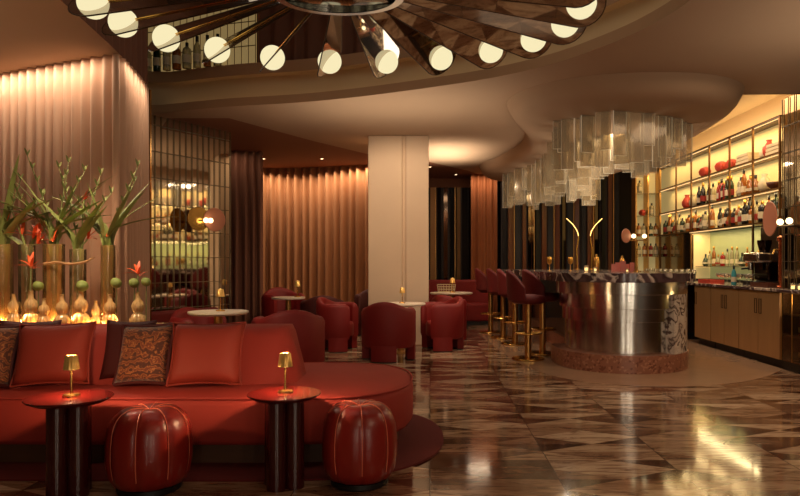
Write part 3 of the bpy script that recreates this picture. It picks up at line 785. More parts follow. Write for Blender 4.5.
# bottles standing in the lit niche
for k in range(13):
    y = BY_[4]-.1-k*.165
    bottle((SX+.22, y, 1.165), rb.choice(['spirit','flask','wine','tall']), rb.choice(['bottle_clear','bottle_green','bottle_red','bottle_amber','bottle_clear']), f'{ORD[k]} from left on the glass shelf of the lit niche', 'bottles in the lit niche', rb.choice(['label_white','label_red']), rb.choice(['cap_gold','cap_black']), rb.uniform(.75,.95))

# worktop and cabinets under the back bar
bm = newbm(); box(bm, 3.97, 6.6, .88, 4.9, 12.9, .915); o = obj('back_bar_worktop', bm, M['counter'], bevel=.006); tag(o, 'long violet marble worktop along the back bar cabinets', 'worktop')
def cabinet(y0, y1, label, doors):
    t = thing('bar_cabinet', label, 'cabinet', (4.0, (y0+y1)/2, 0)); yc = (y0+y1)/2
    bm = newbm(); box(bm, .02, y0-yc, .1, .85, y1-yc, .879); obj('carcass', bm, M['darkbronze'], t)
    bm = newbm(); box(bm, .07, y0-yc, 0, .8, y1-yc, .1); obj('kick_plate', bm, M['black'], t)
    w = (y1-y0)/doors
    for k in range(doors):
        a = y0-yc+w*k+.004; b = a+w-.008
        bm = newbm(); box(bm, 0, a, .105, .0195, b, .87); d = obj('door', bm, M['bronze'], t, bevel=.003)
        for hy in ((b-.05,) if k % 2 == 0 else (a+.05,)):
            bm = newbm()
            for q in ((hy-.03,.60,hy-.023,.78),(hy+.023,.60,hy+.03,.78),(hy-.03,.60,hy+.03,.607),(hy-.03,.773,hy+.03,.78)): box(bm, -.006, q[0], q[1], -.0005, q[2], q[3])
            obj('handle_frame', bm, M['darkbronze'], d)
    return t
cabinet(7.55, 8.55, 'bronze cabinet beside the glass fridge under the back bar', 2)
cabinet(8.56, 9.40, 'bronze cabinet in the middle of the back bar run', 2)
cabinet(9.42, 9.98, 'narrow bronze cabinet next to the dark gap in the back bar run', 1)
cabinet(10.6, 12.9, 'far bronze cabinet of the back bar hidden behind the drum', 4)

# glass fridge under the worktop near the mirrored pilaster
fr = thing('bar_fridge', 'glass fronted bottle fridge under the mirrored pilaster', 'fridge', (4.0, 7.07, 0))
bm = newbm(); box(bm, .30, -.46, .1, .33, .46, .879); obj('back_panel', bm, M['nicheback'], fr)
bm = newbm(); box(bm, .03, -.46, .0, .6, .46, .1); obj('kick_plate', bm, M['black'], fr)
for y in (-.46, .44):
    bm = newbm(); box(bm, .02, y, .1, .55, y+.02, .879); obj('side_panel', bm, M['darkbronze'], fr)
bm = newbm(); box(bm, 0, -.455, .11, .012, .455, .87); dr = obj('door', bm, M['window_glass'], fr)
for k in range(5):
    y = -.44+.22*k
    bm = newbm(); box(bm, -.006, y-.006, .11, -.0005, y+.006, .87); obj('door_bar', bm, M['brass_soft'], dr)
for z in (.1, .38, .62):
    bm = newbm(); box(bm, .03, -.44, z, .29, .44, z+.012); obj('rack', bm, M['shelf'], fr)
for zi, z in enumerate((.112,.392)):
    for k in range(6):
        bottle((4.16, 6.74+.13*k, z), 'wine' , ['bottle_green','bottle_black','bottle_amber','bottle_clear'][(k+zi)%4], f'{ORD[k]} from the near side on the {["lower","upper"][zi]} fridge rack', 'bottles in the glass fridge', scale=.78)

# mirrored tile pilaster at the right
tiled_mirror('wall_pilaster', (4.08, 7.63), (4.08, 5.6), .92, CZ-.002, [.92+.31*k for k in range(1,7)], 16, M['mirror'])
bm = newbm(); box(bm, 4.10, 5.6, .92, 4.94, 7.62, CZ-.003); struct('wall_pilaster_core', bm, M['darkwall'])
bm = newbm(); box(bm, 4.0, 4.0, 0, 4.9, 6.58, .91); struct('wall_low', bm, M['darkbronze'])

# things on the worktop
bottle((4.12, 8.95, .915), 'wine', 'bottle_blue', 'standing alone on the back bar worktop', 'worktop bottles', 'label_white', 'cap_black', .85)
def tray(loc, label, m):
    t = thing('box_tray', label, 'tray', loc)
    bm = newbm(); box(bm, -.1, -.22, 0, .1, .22, .012); obj('base', bm, m, t)
    for q in ((-.1,-.22,-.09,.22),(.09,-.22,.1,.22),(-.09,-.22,.09,-.21),(-.09,.21,.09,.22)):
        bm = newbm(); box(bm, q[0], q[1], .012, q[2], q[3], .055); obj('rim', bm, m, t)
tray((4.15, 9.75, .915), 'coral red tray on the worktop left of the turquoise bottle', M['coral'])
tray((4.16, 8.15, .915), 'brown wooden tray on the worktop near the mirrored pilaster', M['rattan'])
# coffee machine in the dark niche
cm = thing('coffee_machine', 'chrome coffee machine in the dark bay next to the pilaster', 'coffee machine', (4.42, 8.82, .915))
bm = newbm(); box(bm, -.15, -.2, 0, .15, .2, .06); obj('base', bm, M['black'], cm, bevel=.01)
bm = newbm(); box(bm, .0, -.19, .06, .15, .19, .34); obj('body', bm, M['chrome_dark'], cm, bevel=.02)
bm = newbm(); box(bm, -.15, -.2, .30, .14, .2, .44); obj('brew_head', bm, M['steel'], cm, bevel=.03)
bm = newbm(); lathe(bm, [(.03,.20),(.035,.25),(.035,.30)], 12, c=(-.1,.08,0)); obj('group_spout', bm, M['steel'], cm, smooth=True)
bm = newbm(); tube(bm, [(-.1,.08,.23),(-.22,.08,.22)], .012, 8); obj('handle', bm, M['black'], cm, smooth=True)
bm = newbm(); lathe(bm, [(.06,.44),(.09,.56),(.09,.60)], 16, c=(.02,-.06,0)); obj('bean_hopper', bm, M['chrome_dark'], cm, smooth=True)
# copper tower beside it
ct = thing('copper_tap_tower', 'tall copper drinks tower on the worktop beside the pilaster', 'tap', (4.16, 8.02-.22, .915))
bm = newbm(); lathe(bm, [(.06,0),(.06,.02),(.04,.03),(.04,.55),(.055,.56),(.055,.60),(.02,.62)], 16); obj('tower', bm, mat('copper', (200,110,70), .25, 1.0), ct, smooth=True)
bm = newbm(); tube(bm, [(-.03,0,.45),(-.09,0,.45),(-.11,0,.40)], .012, 8); obj('spout', bm, M['brass'], ct, smooth=True)

# wine glasses -----------------------------------------------------
GL = {}
def goblet(loc, label, group, kind='coupe', m='clear'):
    if (kind, m) not in GL:
        bowl = {'coupe': [(.006,.09),(.03,.10),(.045,.125),(.048,.15),(.046,.15),(.042,.125),(.0,.098)], 'wine': [(.006,.09),(.03,.11),(.038,.15),(.033,.20),(.031,.20),(.035,.15),(.0,.1)]}[kind]
        bm = newbm(); lathe(bm, bowl, 14, cap=False); b2 = newbm(); lathe(b2, [(.034,0),(.033,.004),(.005,.008),(.005,.092)], 12)
        ms = []
        for nm, b in (('bowl', bm), ('stem', b2)):
            me = bpy.data.meshes.new('glass_'+nm); bmesh.ops.recalc_face_normals(b, faces=b.faces); b.to_mesh(me); b.free(); me.materials.append(M[m])
            for p in me.polygons: p.use_smooth = True
            ms.append((nm, me))
        GL[(kind, m)] = ms
    t = thing('wine_glass', label, 'glass', loc, 0, group)
    for nm, me in GL[(kind, m)]:
        o = bpy.data.objects.new(nm, me); C.objects.link(o); o.parent = t
    return t
for k in range(10):
    goblet((3.3+.0, 0, 0), '', '') if False else None
    goblet((4.12, 10.3+.25*k, .915), f'stemmed glass, {ORD[k]} from the near end on the worktop before the smoked mirror panel', 'stemmed glasses on the far worktop', 'wine')
for k in range(8):
    goblet((4.25, 8.75+.1*k if k < 2 else 9.05+.13*(k-2), .915), f'small glass, {ORD[k]} from the pilaster side on the worktop below the lit niche', 'glasses below the lit niche', 'coupe')
# things on the bar top
ZB = 1.1
for k, (x, y) in enumerate(((1.72,9.5),(2.02,9.5))):
    goblet((x, y, ZB), ['brass goblet near the stools on the bar top','brass goblet further along the bar top, next to the candles'][k], 'brass goblets on the bar', 'wine', 'cap_gold')
def candle(loc, label, s=1.0):
    t = thing('candle_holder', label, 'candle', loc, 0, 'glass candle holders on the bar')
    bm = newbm(); lathe(bm, [(.0,0),(.035*s,0),(.037*s,.08*s),(.033*s,.08*s),(.031*s,.006),(.0,.006)], 16, cap=False); obj('cup', bm, M['clear'], t, smooth=True)
    bm = newbm(); lathe(bm, [(.026*s,.008),(.026*s,.05*s)], 12); obj('wax', bm, M['candle'], t, smooth=True)
candle((2.13,9.0,ZB), 'lit candle in a clear cup beside the brass goblets')
candle((2.23,8.9,ZB), 'smaller lit candle next to the first, on the bar top', .75)
candle((2.45,8.2,ZB), 'tiny lit candle on the drum end of the bar top', .5)
def shaker(loc, label, m='steel', s=1.0):
    t = thing('cocktail_shaker', label, 'shaker', loc)
    bm = newbm(); lathe(bm, [(.0,0),(.034*s,0),(.042*s,.13*s),(.040*s,.14*s)], 16, cap=False); obj('cup', bm, M[m], t, smooth=True)
    bm = newbm(); lathe(bm, [(.041*s,.14*s),(.03*s,.19*s),(.018*s,.20*s),(.018*s,.235*s),(.0,.24*s)], 16, cap=False); obj('lid', bm, M[m], t, smooth=True)
shaker((2.32,9.2,ZB), 'brass cocktail shaker on the bar top behind the candles', 'brass')
shaker((2.62,9.0,ZB), 'second brass cocktail shaker, right of the pink menus', 'brass', .9)
for k in range(5):
    bm = newbm(); box(bm, -.035, -.004, 0, .035, .004, .10+.02*(k%3))
    o = obj('menu_card', bm, M['pink_stuff'], loc=(2.44+.06*k, 8.75+.03*(k%2), ZB), rot=(0,0,R(-15+9*k)))
    tag(o, f'small pink menu card standing on the bar, {ORD[k]} from the candles', 'card', 'pink menu cards on the bar')
# two curved brass sculptural lights behind the counter
for k, (x, sgn) in enumerate(((2.72,1),(2.98,-1))):
    t = thing('arched_brass_lamp', ['curved brass stem lamp bending toward the hanging glass, first of two','curved brass stem lamp mirroring its neighbour, second of two'][k], 'lamp', (x, 12.2, ZB))
    bm = newbm(); lathe(bm, [(.06,0),(.06,.015),(.015,.02)], 16); obj('base', bm, M['brass'], t, smooth=True)
    bm = newbm(); pts = catmull([(0,0,.015),(-.01*sgn,0,.35),(.02*sgn,0,.62),(-.06*sgn,0,.80),(-.2*sgn,0,.94)], 6, closed=False); tube(bm, pts, .014, 8); obj('stem', bm, M['brass'], t, smooth=True)
    bm = newbm(); pts = [p+Vector((.0,-.016,0)) for p in pts[12:]]; tube(bm, pts, .005, 6); obj('light_line', bm, M['flame'], t, smooth=True)
# double bulb lamp with pink disc
def disc_lamp(name, loc, rz, label, scale=1.0, disc_side=-1, wall=False):
    t = thing(name, label, 'lamp', loc, rz); s = scale
    if wall:
        bm = newbm(); tube(bm, [(0,.10,0),(0,.0,0)], .02*s, 10); obj('wall_mount', bm, M['brass'], t, smooth=True)
    else:
        bm = newbm(); lathe(bm, [(.05,0),(.05,.012),(.012,.02),(.011,.40)], 16); obj('stand', bm, M['brass'], t, smooth=True)
    z = 0 if wall else .40
    bm = newbm(); tube(bm, [(-.2*s,0,z),(.2*s,0,z)], .010*s, 8); obj('cross_arm', bm, M['brass'], t, smooth=True)
    for x in (-.07*s, .15*s):
        bm = newbm(); lathe(bm, [(.012*s,0),(.02*s,.02*s),(.018*s,.05*s)], 12, c=(x,0,z)); obj('socket', bm, M['brass'], t, smooth=True)
        bm = newbm(); bmesh.ops.create_uvsphere(bm, u_segments=16, v_segments=10, radius=.045*s, matrix=Matrix.Translation((x,0,z+.085*s))); obj('bulb', bm, M['bulb'], t, smooth=True, angle=180)
    bm = newbm(); lathe(bm, [(.0,-.006),(.14*s,-.006),(.145*s,0),(.14*s,.006),(.0,.006)], 32, cap=False)
    o = obj('shade_disc', bm, M['pink_disc'], t, smooth=True, loc=(disc_side*.24*s, -.05*s, z+.09*s), rot=(R(90),0,R(35)))
    return t
disc_lamp('bar_lamp', (2.62,8.35,ZB), 0, 'brass bar lamp with two bulbs and a pink disc on the bar top', .62)
# wall lamp on the mirrored tile wall and one on the pilaster
wl = thing('wall_lamp', 'pair of pink discs with a round bulb on the left mirrored wall', 'wall lamp', (-3.10,8.92,0), math.atan2(1.16,.685))
bm = newbm(); tube(bm, [(0,.0,1.78),(0,-.12,1.78)], .02, 10); obj('wall_mount', bm, M['brass'], wl, smooth=True)
for k, (x, m, yy) in enumerate(((-.12,M['brass'],-.10),(.10,M['pink_disc'],-.16))):
    bm = newbm(); lathe(bm, [(.0,-.006),(.155,-.006),(.16,0),(.155,.006),(.0,.006)], 32, cap=False); obj('shade_disc', bm, m, wl, smooth=True, loc=(x,yy,1.8), rot=(R(90),0,R(-12)))
for x in (-.08,-.005):
    bm = newbm(); bmesh.ops.create_uvsphere(bm, u_segments=16, v_segments=10, radius=.034, matrix=Matrix.Translation((x,-.2,1.78))); obj('bulb', bm, M['bulb'], wl, smooth=True, angle=180)
bm = newbm(); tube(bm, [(-.12,-.12,1.78),(.10,-.12,1.78)], .010, 8); obj('cross_arm', bm, M['brass'], wl, smooth=True)
pl = thing('wall_lamp', 'wall lamp with two bulbs and a pink disc on the right pilaster', 'wall lamp', (4.08,7.25,1.62), R(-90))
bm = newbm(); tube(bm, [(0,.0,0),(0,-.14,0)], .018, 10); obj('wall_mount', bm, M['darkbronze'], pl, smooth=True)
bm = newbm(); tube(bm, [(-.38,-.14,0),(.12,-.14,0)], .012, 8); obj('cross_arm', bm, M['darkbronze'], pl, smooth=True)
for x in (-.14,.05):
    bm = newbm(); bmesh.ops.create_uvsphere(bm, u_segments=16, v_segments=10, radius=.036, matrix=Matrix.Translation((x,-.16,.05))); obj('bulb', bm, M['bulb'], pl, smooth=True, angle=180)
bm = newbm(); lathe(bm, [(.0,-.006),(.195,-.006),(.20,0),(.195,.006),(.0,.006)], 32, cap=False); obj('shade_disc', bm, M['pink_disc'], pl, smooth=True, loc=(-.36,-.16,.10), rot=(R(90),0,R(-6)))
# bottles and glasses on the ledge before the pilaster
for k in range(5):
    candle((4.02+.0, 6.75+.14*k, .915), f'small lit glass on the worktop under the pilaster, {ORD[k]} from the near end', .9)

# bottles added on the upper mirror ledge in place of reflected ones
for k in range(9):
    f = (k+.6)/12; x = upper[0].x+(upper[1].x-upper[0].x)*f; y = upper[0].y+(upper[1].y-upper[0].y)*f-.10
    bottle((x, y, CZ+.56), rb.choice(['wine','spirit']), rb.choice(['bottle_green','bottle_clear','bottle_amber','bottle_clear']), f'{ORD[k]} from left on the high ledge under the globes', 'bottles on the high ledge', scale=1.25)

# ------------------------------------------------------------------ sofa
seat_pl = catmull([(-3.4,3.88),(-2.6,3.86),(-1.6,3.85),(-.85,3.85),(-.42,3.92),(-.17,4.2),(-.12,4.62),(-.22,5.0),(-.5,5.22),(-1.0,5.26),(-1.55,5.16),(-2.0,5.06),(-2.6,5.05),(-3.4,5.05)], 6)
sofa = thing('sofa', 'long curved red velvet sofa with rounded open end in front of the vases', 'sofa', (-1.7,4.5,0))
SO = Vector((-1.7,4.5))
sl = lambda poly, z: [(p.x-SO.x, p.y-SO.y, z) for p in poly]
bm = newbm(); loft(bm, [sl(offset(seat_pl,-.02),.14), sl(seat_pl,.17), sl(seat_pl,.37), sl(offset(seat_pl,-.012),.405), sl(offset(seat_pl,-.05),.42)], capend=True, capstart=True)
seat_o = obj('seat', bm, M['red_velvet'], sofa, smooth=True, angle=70)
bm = newbm()
pip = [(p.x-SO.x, p.y-SO.y, .412) for p in offset(seat_pl,-.006)]
tube(bm, pip+pip[:1], .006, 6); obj('piping', bm, M['red_velvet'], seat_o, smooth=True)
bm = newbm(); loft(bm, [sl(offset(seat_pl,-.10),.012), sl(offset(seat_pl,-.10),.14)], capend=True, capstart=True); obj('plinth', bm, M['plinth_brown'], sofa)
back_front = [(-3.4,4.66),(-1.04,4.66)]
bm = newbm()
YB = 4.27
prof = lambda x, e: [(x-SO.x, YB+e-SO.y, .41), (x-SO.x, YB+.09+e-SO.y, .72), (x-SO.x, YB+.13+e-SO.y, .765), (x-SO.x, YB+.19+e-SO.y, .78), (x-SO.x, YB+.38-SO.y, .78), (x-SO.x, YB+.44-SO.y, .755), (x-SO.x, YB+.48-SO.y, .41)]
loft(bm, [prof(-3.4,0), prof(-1.15,0)], closed=True)
L = loft(bm, [prof(-1.15,0), prof(-1.02,.02), prof(-.97,.05), [(p[0]+(.05 if p[2] < .5 else 0)-(.02 if p[2] > .75 else 0), p[1]*.9-.01, p[2]-(.03 if p[2] > .7 else 0)) for p in prof(-.93,.09)]], closed=True)
bm.faces.new(L[-1])
bk = obj('backrest', bm, M['red_velvet'], sofa, smooth=True, angle=60)
# second cushion-end of the backrest
# rug under the sofa
rug_pl = offset(seat_pl, .21)
bm = newbm(); prism(bm, rug_pl, .001, .012); o = obj('rug', bm, M['maroon_rug']); tag(o, 'maroon wool rug following the curve of the sofa', 'rug')

# cushions
def cushion(name, loc, w, h, t, m, rot, label, border=None, seed=0):
    bm = newbm(); n = 12; rnd = random.Random(seed)
    grid = {}
    for s in (1, -1):
        for i in range(n+1):
            for j in range(n+1):
                u, v = i/n*2-1, j/n*2-1
                x = u*w/2*(1-.07*(1-abs(v)**2)*abs(u)**3*1.2 if True else 1); z = v*h/2*(1-.07*(1-u*u)*abs(v)**3*1.2)
                d = t/2*((1-u**4)*(1-v**4))**.55*(1+.10*math.sin(3*u+seed)*math.cos(2*v+seed))
                grid[(s,i,j)] = bm.verts.new((x, s*d, z)) if (s == 1 or (0 < i < n and 0 < j < n)) else grid[(1,i,j)]
        for i in range(n):
            for j in range(n):
                bm.faces.new((grid[(s,i,j)], grid[(s,i+1,j)], grid[(s,i+1,j+1)], grid[(s,i,j+1)]))
    th = thing(name, label, 'cushion', loc); th.rotation_euler = rot
    c = obj('cover', bm, m, th, smooth=True, angle=180)
    if border:
        bm = newbm(); pts = []
        for q in range(4):
            for k in range(n):
                a = (k/n*2-1)
                u, v = ((a,-1),(1,a),(-a,1),(-1,-a))[q]
                pts.append((u*w/2*(1-.07*(1-abs(v)**2)*abs(u)**3*1.2), 0, v*h/2*(1-.07*(1-u*u)*abs(v)**3*1.2)))
        tube(bm, pts+pts[:1], .007 if border is m else .013, 6); obj('trim_edge', bm, border, th, smooth=True)
    return th
lean = lambda a, y, r=0: (R(-a), R(r), R(y))
cushion('cushion', (-2.37,4.16,.635), .47, .395, .16, M['red_cushion'], lean(20,4,-2), 'large russet velvet cushion behind the left side table lamp', M['red_cushion'], 1)
cushion('cushion', (-2.83,4.14,.630), .44, .38, .15, M['paisley'], lean(18,8,3), 'brown paisley cushion at the far left end of the sofa', M['dark_cushion'], 2)
cushion('cushion', (-1.80,4.17,.632), .35, .385, .13, M['paisley'], lean(20,-6,-2), 'brown paisley cushion with dark edge leaning on the middle russet cushion', M['dark_cushion'], 3)
cushion('cushion', (-1.40,4.14,.640), .45, .40, .16, M['red_cushion'], lean(20,4,0), 'russet velvet cushion to the right of the paisley one', M['red_cushion'], 4)
cushion('cushion', (-1.96,4.29,.645), .34, .39, .05, M['dark_cushion'], lean(14,-3,0), 'dark maroon cushion half hidden behind the paisley cushion', None, 5)
cushion('cushion', (-2.62,4.29,.645), .40, .39, .05, M['dark_cushion'], lean(14,3,0), 'dark maroon cushion tucked behind the large russet cushion', None, 6)

# poufs
def pouf(loc, label, s, rz):
    t = thing('pouf', label, 'pouf', loc, rz)
    prof = [(.0,.03),(.14,.03),(.175,.045),(.20,.09),(.212,.17),(.212,.25),(.203,.33),(.18,.39),(.14,.425),(.09,.438),(.04,.432),(.0,.42)]
    N = 8
    def lobes(a, r, z):
        w = abs(math.sin(N*a/2)); d = .055 if z > .03 else .02
        return r*(1-d*(1-w)**2.2)
    bm = newbm(); lathe(bm, prof, 96, fn=lobes, cap=False); c = obj('cover', bm, M['red_leather'], t, smooth=True, angle=180)
    for k in range(N):
        a = 2*PI*k/N; pts = [(r*.948*math.cos(a), r*.948*math.sin(a), z) for r, z in prof[3:]]
        pts = [(p[0], p[1], p[2]+.002) for p in pts]
        bm = newbm(); tube(bm, [Vector(p) for p in catmull(pts, 3, closed=False)], .0024, 6); obj('piping', bm, M['piping'], c, smooth=True)
    bm = newbm(); lathe(bm, [(.15,0),(.16,.008),(.16,.034)], 32); obj('base', bm, M['black'], t, smooth=True)
    t.scale = (s, s, 1)
    return t
pouf((-.386,3.62,.001), 'round red leather pouf beside the right side table', .98, R(10))
pouf((-1.495,3.52,.001), 'round red leather pouf between the two side tables', 1.02, R(4))

# side tables and their lamps
def side_table(loc, r, h, label, rz):
    t = thing('side_table', label, 'side table', loc, rz)
    bm = newbm(); lathe(bm, [(.0,h-.028),(r*.82,h-.028),(r*.98,h-.010),(r,h-.004),(r*.99,h),(.0,h)], 48, cap=False); obj('table_top', bm, M['lacquer'], t, smooth=True, angle=50)
    for k in range(4):
        a = PI/4+k*PI/2
        bm = newbm(); lathe(bm, [(.052,0),(.052,h-.028)], 24, c=(.068*math.cos(a), .068*math.sin(a), 0)); obj('leg', bm, M['lacquer_dark'], t, smooth=True)
    return t
side_table((-.79,3.58,.001), .198, .5, 'small round red lacquer side table between the two poufs and sofa end', R(20))
side_table((-1.885,3.45,.001), .212, .505, 'small round red lacquer side table in front of the large russet cushion', R(20))
def table_lamp(loc, label, s=1.0, power=0.0, glow=True):
    t = thing('table_lamp', label, 'table lamp', loc); 
    bm = newbm(); lathe(bm, [(.0,0),(.042*s,0),(.043*s,.006*s),(.038*s,.012*s),(.008*s,.016*s),(.0,.016*s)], 24, cap=False); obj('base', bm, M['brass'], t, smooth=True)
    bm = newbm(); lathe(bm, [(.006*s,.014*s),(.006*s,.19*s)], 10); obj('stem', bm, M['brass'], t, smooth=True)
    bm = newbm(); lathe(bm, [(.038*s,.138*s),(.028*s,.208*s),(.022*s,.211*s)], 48, fn=lambda a, r, z: r*(1+.05*math.sin(12*a)), cap=False); obj('lamp_shade', bm, M['shade_brass'], t, smooth=True, angle=80)
    bm = newbm(); bmesh.ops.create_uvsphere(bm, u_segments=12, v_segments=8, radius=.013*s, matrix=Matrix.Translation((0,0,.20*s))); obj('bulb', bm, M['flame'], t, smooth=True, angle=180)
    if power:
        point('lamp_light', (loc[0], loc[1], loc[2]+.125*s), power, (255,200,150), .012)
    return t
table_lamp((-.79,3.60,.501), 'small brass table lamp with pleated shade on the right red side table', 1.02, 26.0)
table_lamp((-1.885,3.47,.506), 'small brass table lamp with pleated shade on the left red side table', 1.02, 26.0)

# ------------------------------------------------------------------ ledge with vases behind the sofa
lg = thing('planter_ledge', 'low red ledge behind the sofa back carrying the flower vases', 'ledge', (-2.9,5.38,0))
bm = newbm(); box(bm, -1.4, -.22, .013, .85, .22, .68); obj('body', bm, M['redpanel'], lg)
bm = newbm(); box(bm, -1.42, -.235, .68, .87, .235, .70); obj('top', bm, M['lacquer'], lg, bevel=.004)
ZL = .70
def vase(loc, r, h, m, label):
    t = thing('glass_vase', label, 'vase', loc)
    bm = newbm(); lathe(bm, [(.0,0),(r*.96,0),(r,.008),(r,h),(r-.005,h),(r-.005,.02),(.0,.02)], 28, cap=False); obj('glass', bm, M[m], t, smooth=True)
    bm = newbm(); lathe(bm, [(.0,.022),(r-.007,.022),(r-.007,h*.25),(.0,h*.25)], 20, cap=False); obj('water', bm, M['vase_clear'], t, smooth=True)
    return t
def leafblade(bm, base, az, el, length, width, bend, twist=0):
    n = 14; p = Vector(base); a = el; L = []; R_ = []; Cn = []
    rise = R(88) if length > .6 else el
    for k in range(n+1):
        u = k/n
        mixu = min(1, max(0, (u-.36)/.16)); mixu = mixu*mixu*(3-2*mixu)
        aa = a; a = rise*(1-mixu)+aa*mixu if length > .6 else aa
        d = Vector((math.cos(az)*math.cos(a), math.sin(az)*math.cos(a), math.sin(a)))
        sd = Vector((-math.sin(az+twist), math.cos(az+twist), 0))
        w = width*.5*(math.sin(PI*min(1, u*.86+.14))**.7 if u < .999 else 0.03)
        up = Vector((0,0,1))*w*.35
        L.append(p+sd*w+up); R_.append(p-sd*w+up); Cn.append(p.copy())
        p = p + d*length/n; a = aa-bend/n
    loft(bm, [[L[k], Cn[k], R_[k]] for k in range(n+1)], closed=False)
def bird_flower(parent, base, az, s=1.0, tall=.0):
    b = Vector(base)
    bm = newbm()
    for k in range(4):
        leafblade(bm, b, az+R(-50+35*k), R(62-22*k+20), .13*s, .028*s, R(30))
    return obj('blossom', bm, M['orange_flower'], parent, smooth=True, angle=180)
def arrangement(loc, label, leaves, stems, flowers, seed, r=.05):
    t = thing('flower_arrangement', label, 'flowers', loc); rnd = random.Random(seed)
    bm = newbm()
    for (az, el, ln, w, bd) in leaves:
        b = (rnd.uniform(-r*.2,r*.2), rnd.uniform(-r*.2,r*.2), .25)
        leafblade(bm, b, R(az), R(el), ln, w, R(bd), rnd.uniform(-.5,.5))
    o = obj('foliage', bm, M['leaf'], t, smooth=True, angle=180)
    for (az, el, ln, bd) in stems:
        bm = newbm(); p = Vector((rnd.uniform(-r*.3,r*.3), rnd.uniform(-r*.3,r*.3), .03)); a = R(el); pts = [p.copy()]
        for k in range(12):
            f = min(1, max(0, (k-5)/3)); ak = a; a = R(88)*(1-f)+ak*f
            d = Vector((math.cos(R(az))*math.cos(a), math.sin(R(az))*math.cos(a), math.sin(a))); p = p+d*ln/12; pts.append(p.copy()); a = ak-R(bd)/12
        tube(bm, pts, [.0065*(1-.5*k/12) for k in range(13)], 6)
        for k in range(7, 13):                                         # buds up the stem
            for sgn in (1,-1):
                leafblade(bm, pts[k], R(az+90*sgn), R(60), .07, .018, R(10))
        obj('stem', bm, M['leaf_dark'], t, smooth=True, angle=180)
    for (dx, dy, dz, az, s) in flowers:
        bm = newbm(); tube(bm, [(0,0,.03),(dx*.18,dy*.18,.5),(dx*.4,dy*.4,.63),(dx,dy,dz)], .005, 6); obj('stem', bm, M['leaf'], t, smooth=True)
        bird_flower(t, (dx,dy,dz), R(az), s)
    return t
VP = lambda u, d=5.35: (u-430)*d/660
VY = 5.35
def fan(n, lo, hi, ln, seed, tilt=-12):
    rnd = random.Random(seed); out = []
    for k in range(n):
        f = k/(n-1); ang = lo+(hi-lo)*f
        az = 0 if ang < 90 else 180; el = ang if ang < 90 else 180-ang
        out.append((az+rnd.uniform(-25,25), el, ln*rnd.uniform(.72,1.1)+.42, rnd.uniform(.05,.075), rnd.uniform(10,45)))
    return out
vs_ = [(3,.075,.66,'vase_amber','tall amber glass vase at the far left of the ledge'),
       (27,.062,.66,'vase_clear','tall clear vase with orange blooms, second on the ledge'),
       (54,.080,.66,'vase_amber','widest amber glass vase in the centre of the ledge group'),
       (78,.062,.62,'vase_clear','clear glass vase just right of the widest amber vase'),
       (108,.055,.65,'vase_amber','slim amber vase standing apart near the end of the ledge')]
for u, r, h, m, lb in vs_: vase((VP(u), VY, ZL), r, h, m, lb)
arrangement((VP(3),VY,ZL+.02), 'broad green leaves and tall stem in the far left vase', fan(10,35,145,.66,1), [(0,80,1.15,8),(10,62,1.1,14)], [(.03,0,.80,60,1.0)], 1)
arrangement((VP(27),VY,ZL+.02), 'orange bird of paradise blooms in the second vase', fan(4,60,120,.36,2), [], [(.05,.0,.68,30,1.1),(-.04,0,.72,150,1.0),(.10,-.02,.64,10,.9)], 2)
arrangement((VP(54),VY,ZL+.02), 'tall fan of green leaves in the widest amber vase', fan(14,32,148,.70,3), [(180,78,1.36,10),(0,72,1.25,10),(180,62,1.15,16),(0,84,1.28,4)], [(-.12,0,.70,170,1.1),(.02,-.05,.66,100,1.0)], 3)
arrangement((VP(78),VY,ZL+.02), 'upright green stems with orange tips in the fourth vase', fan(5,60,120,.5,4), [(0,78,1.2,6),(180,80,1.25,8),(0,66,1.1,14)], [(.08,0,.68,30,1.0),(.05,0,1.0,60,.8)], 4)
arrangement((VP(108),VY,ZL+.02), 'long arching green leaves in the slim vase at the end', fan(10,42,140,.62,5), [(0,70,1.28,2),(180,66,1.1,14),(0,76,1.15,12)], [(.01,-.03,.70,80,1.1)], 5)
def gourd(loc, label, s=1.0):
    s *= 1.18
    bm = newbm()
    prof = [(.0,0),(.035,0),(.052,.03),(.055,.055),(.040,.085),(.024,.098),(.034,.115),(.042,.145),(.034,.175),(.016,.195),(.013,.24),(.017,.245),(.0,.24)]
    lathe(bm, [(r*s, z*s) for r, z in prof], 48, fn=lambda a, r, z: r*(1+.07*math.sin(12*a)), cap=False)
    t = thing('gourd_vase', label, 'vase', loc); obj('glass', bm, M['gourd'], t, smooth=True, angle=180)
for u, dy, s, lb in ((31,-.15,1.0,'ribbed double gourd bud vase with a single orange bird flower'),(81,-.15,1.0,'ribbed double gourd bud vase with a green ball on top, middle of ledge'),(138,-.10,.95,'ribbed double gourd bud vase at the right end of the ledge'),
                     (14,-.05,.9,'small ribbed gourd bottle close to the far left vase'),(44,-.14,.8,'small ribbed gourd bottle left of the widest vase'),(62,-.15,.9,'ribbed gourd bottle in front of the widest vase'),(110,-.13,.9,'ribbed gourd bottle in front of the slim vase'),(96,-.02,.7,'little ribbed gourd bottle left of the slim vase')):
    gourd((VP(u,VY+dy), VY+dy, ZL), lb, s)
def bird_stem(u, dy, h, label, s):
    t = thing('bird_flower', label, 'flower', (VP(u,VY+dy), VY+dy, ZL+.06))
    bm = newbm(); tube(bm, [(0,0,0),(-.005,0,h*.5),(.0,0,h)], .006, 6); obj('stem', bm, M['leaf_dark'], t, smooth=True)
    bird_flower(t, (0,0,h), R(150), s); bird_flower(t, (0,0,h-.02), R(20), s*.8)
bird_stem(31,-.15,.42,'single orange bird of paradise stem in the left gourd vase',1.0)
bird_stem(138,-.10,.36,'orange bird flower rising from the right end gourd vase',.9)
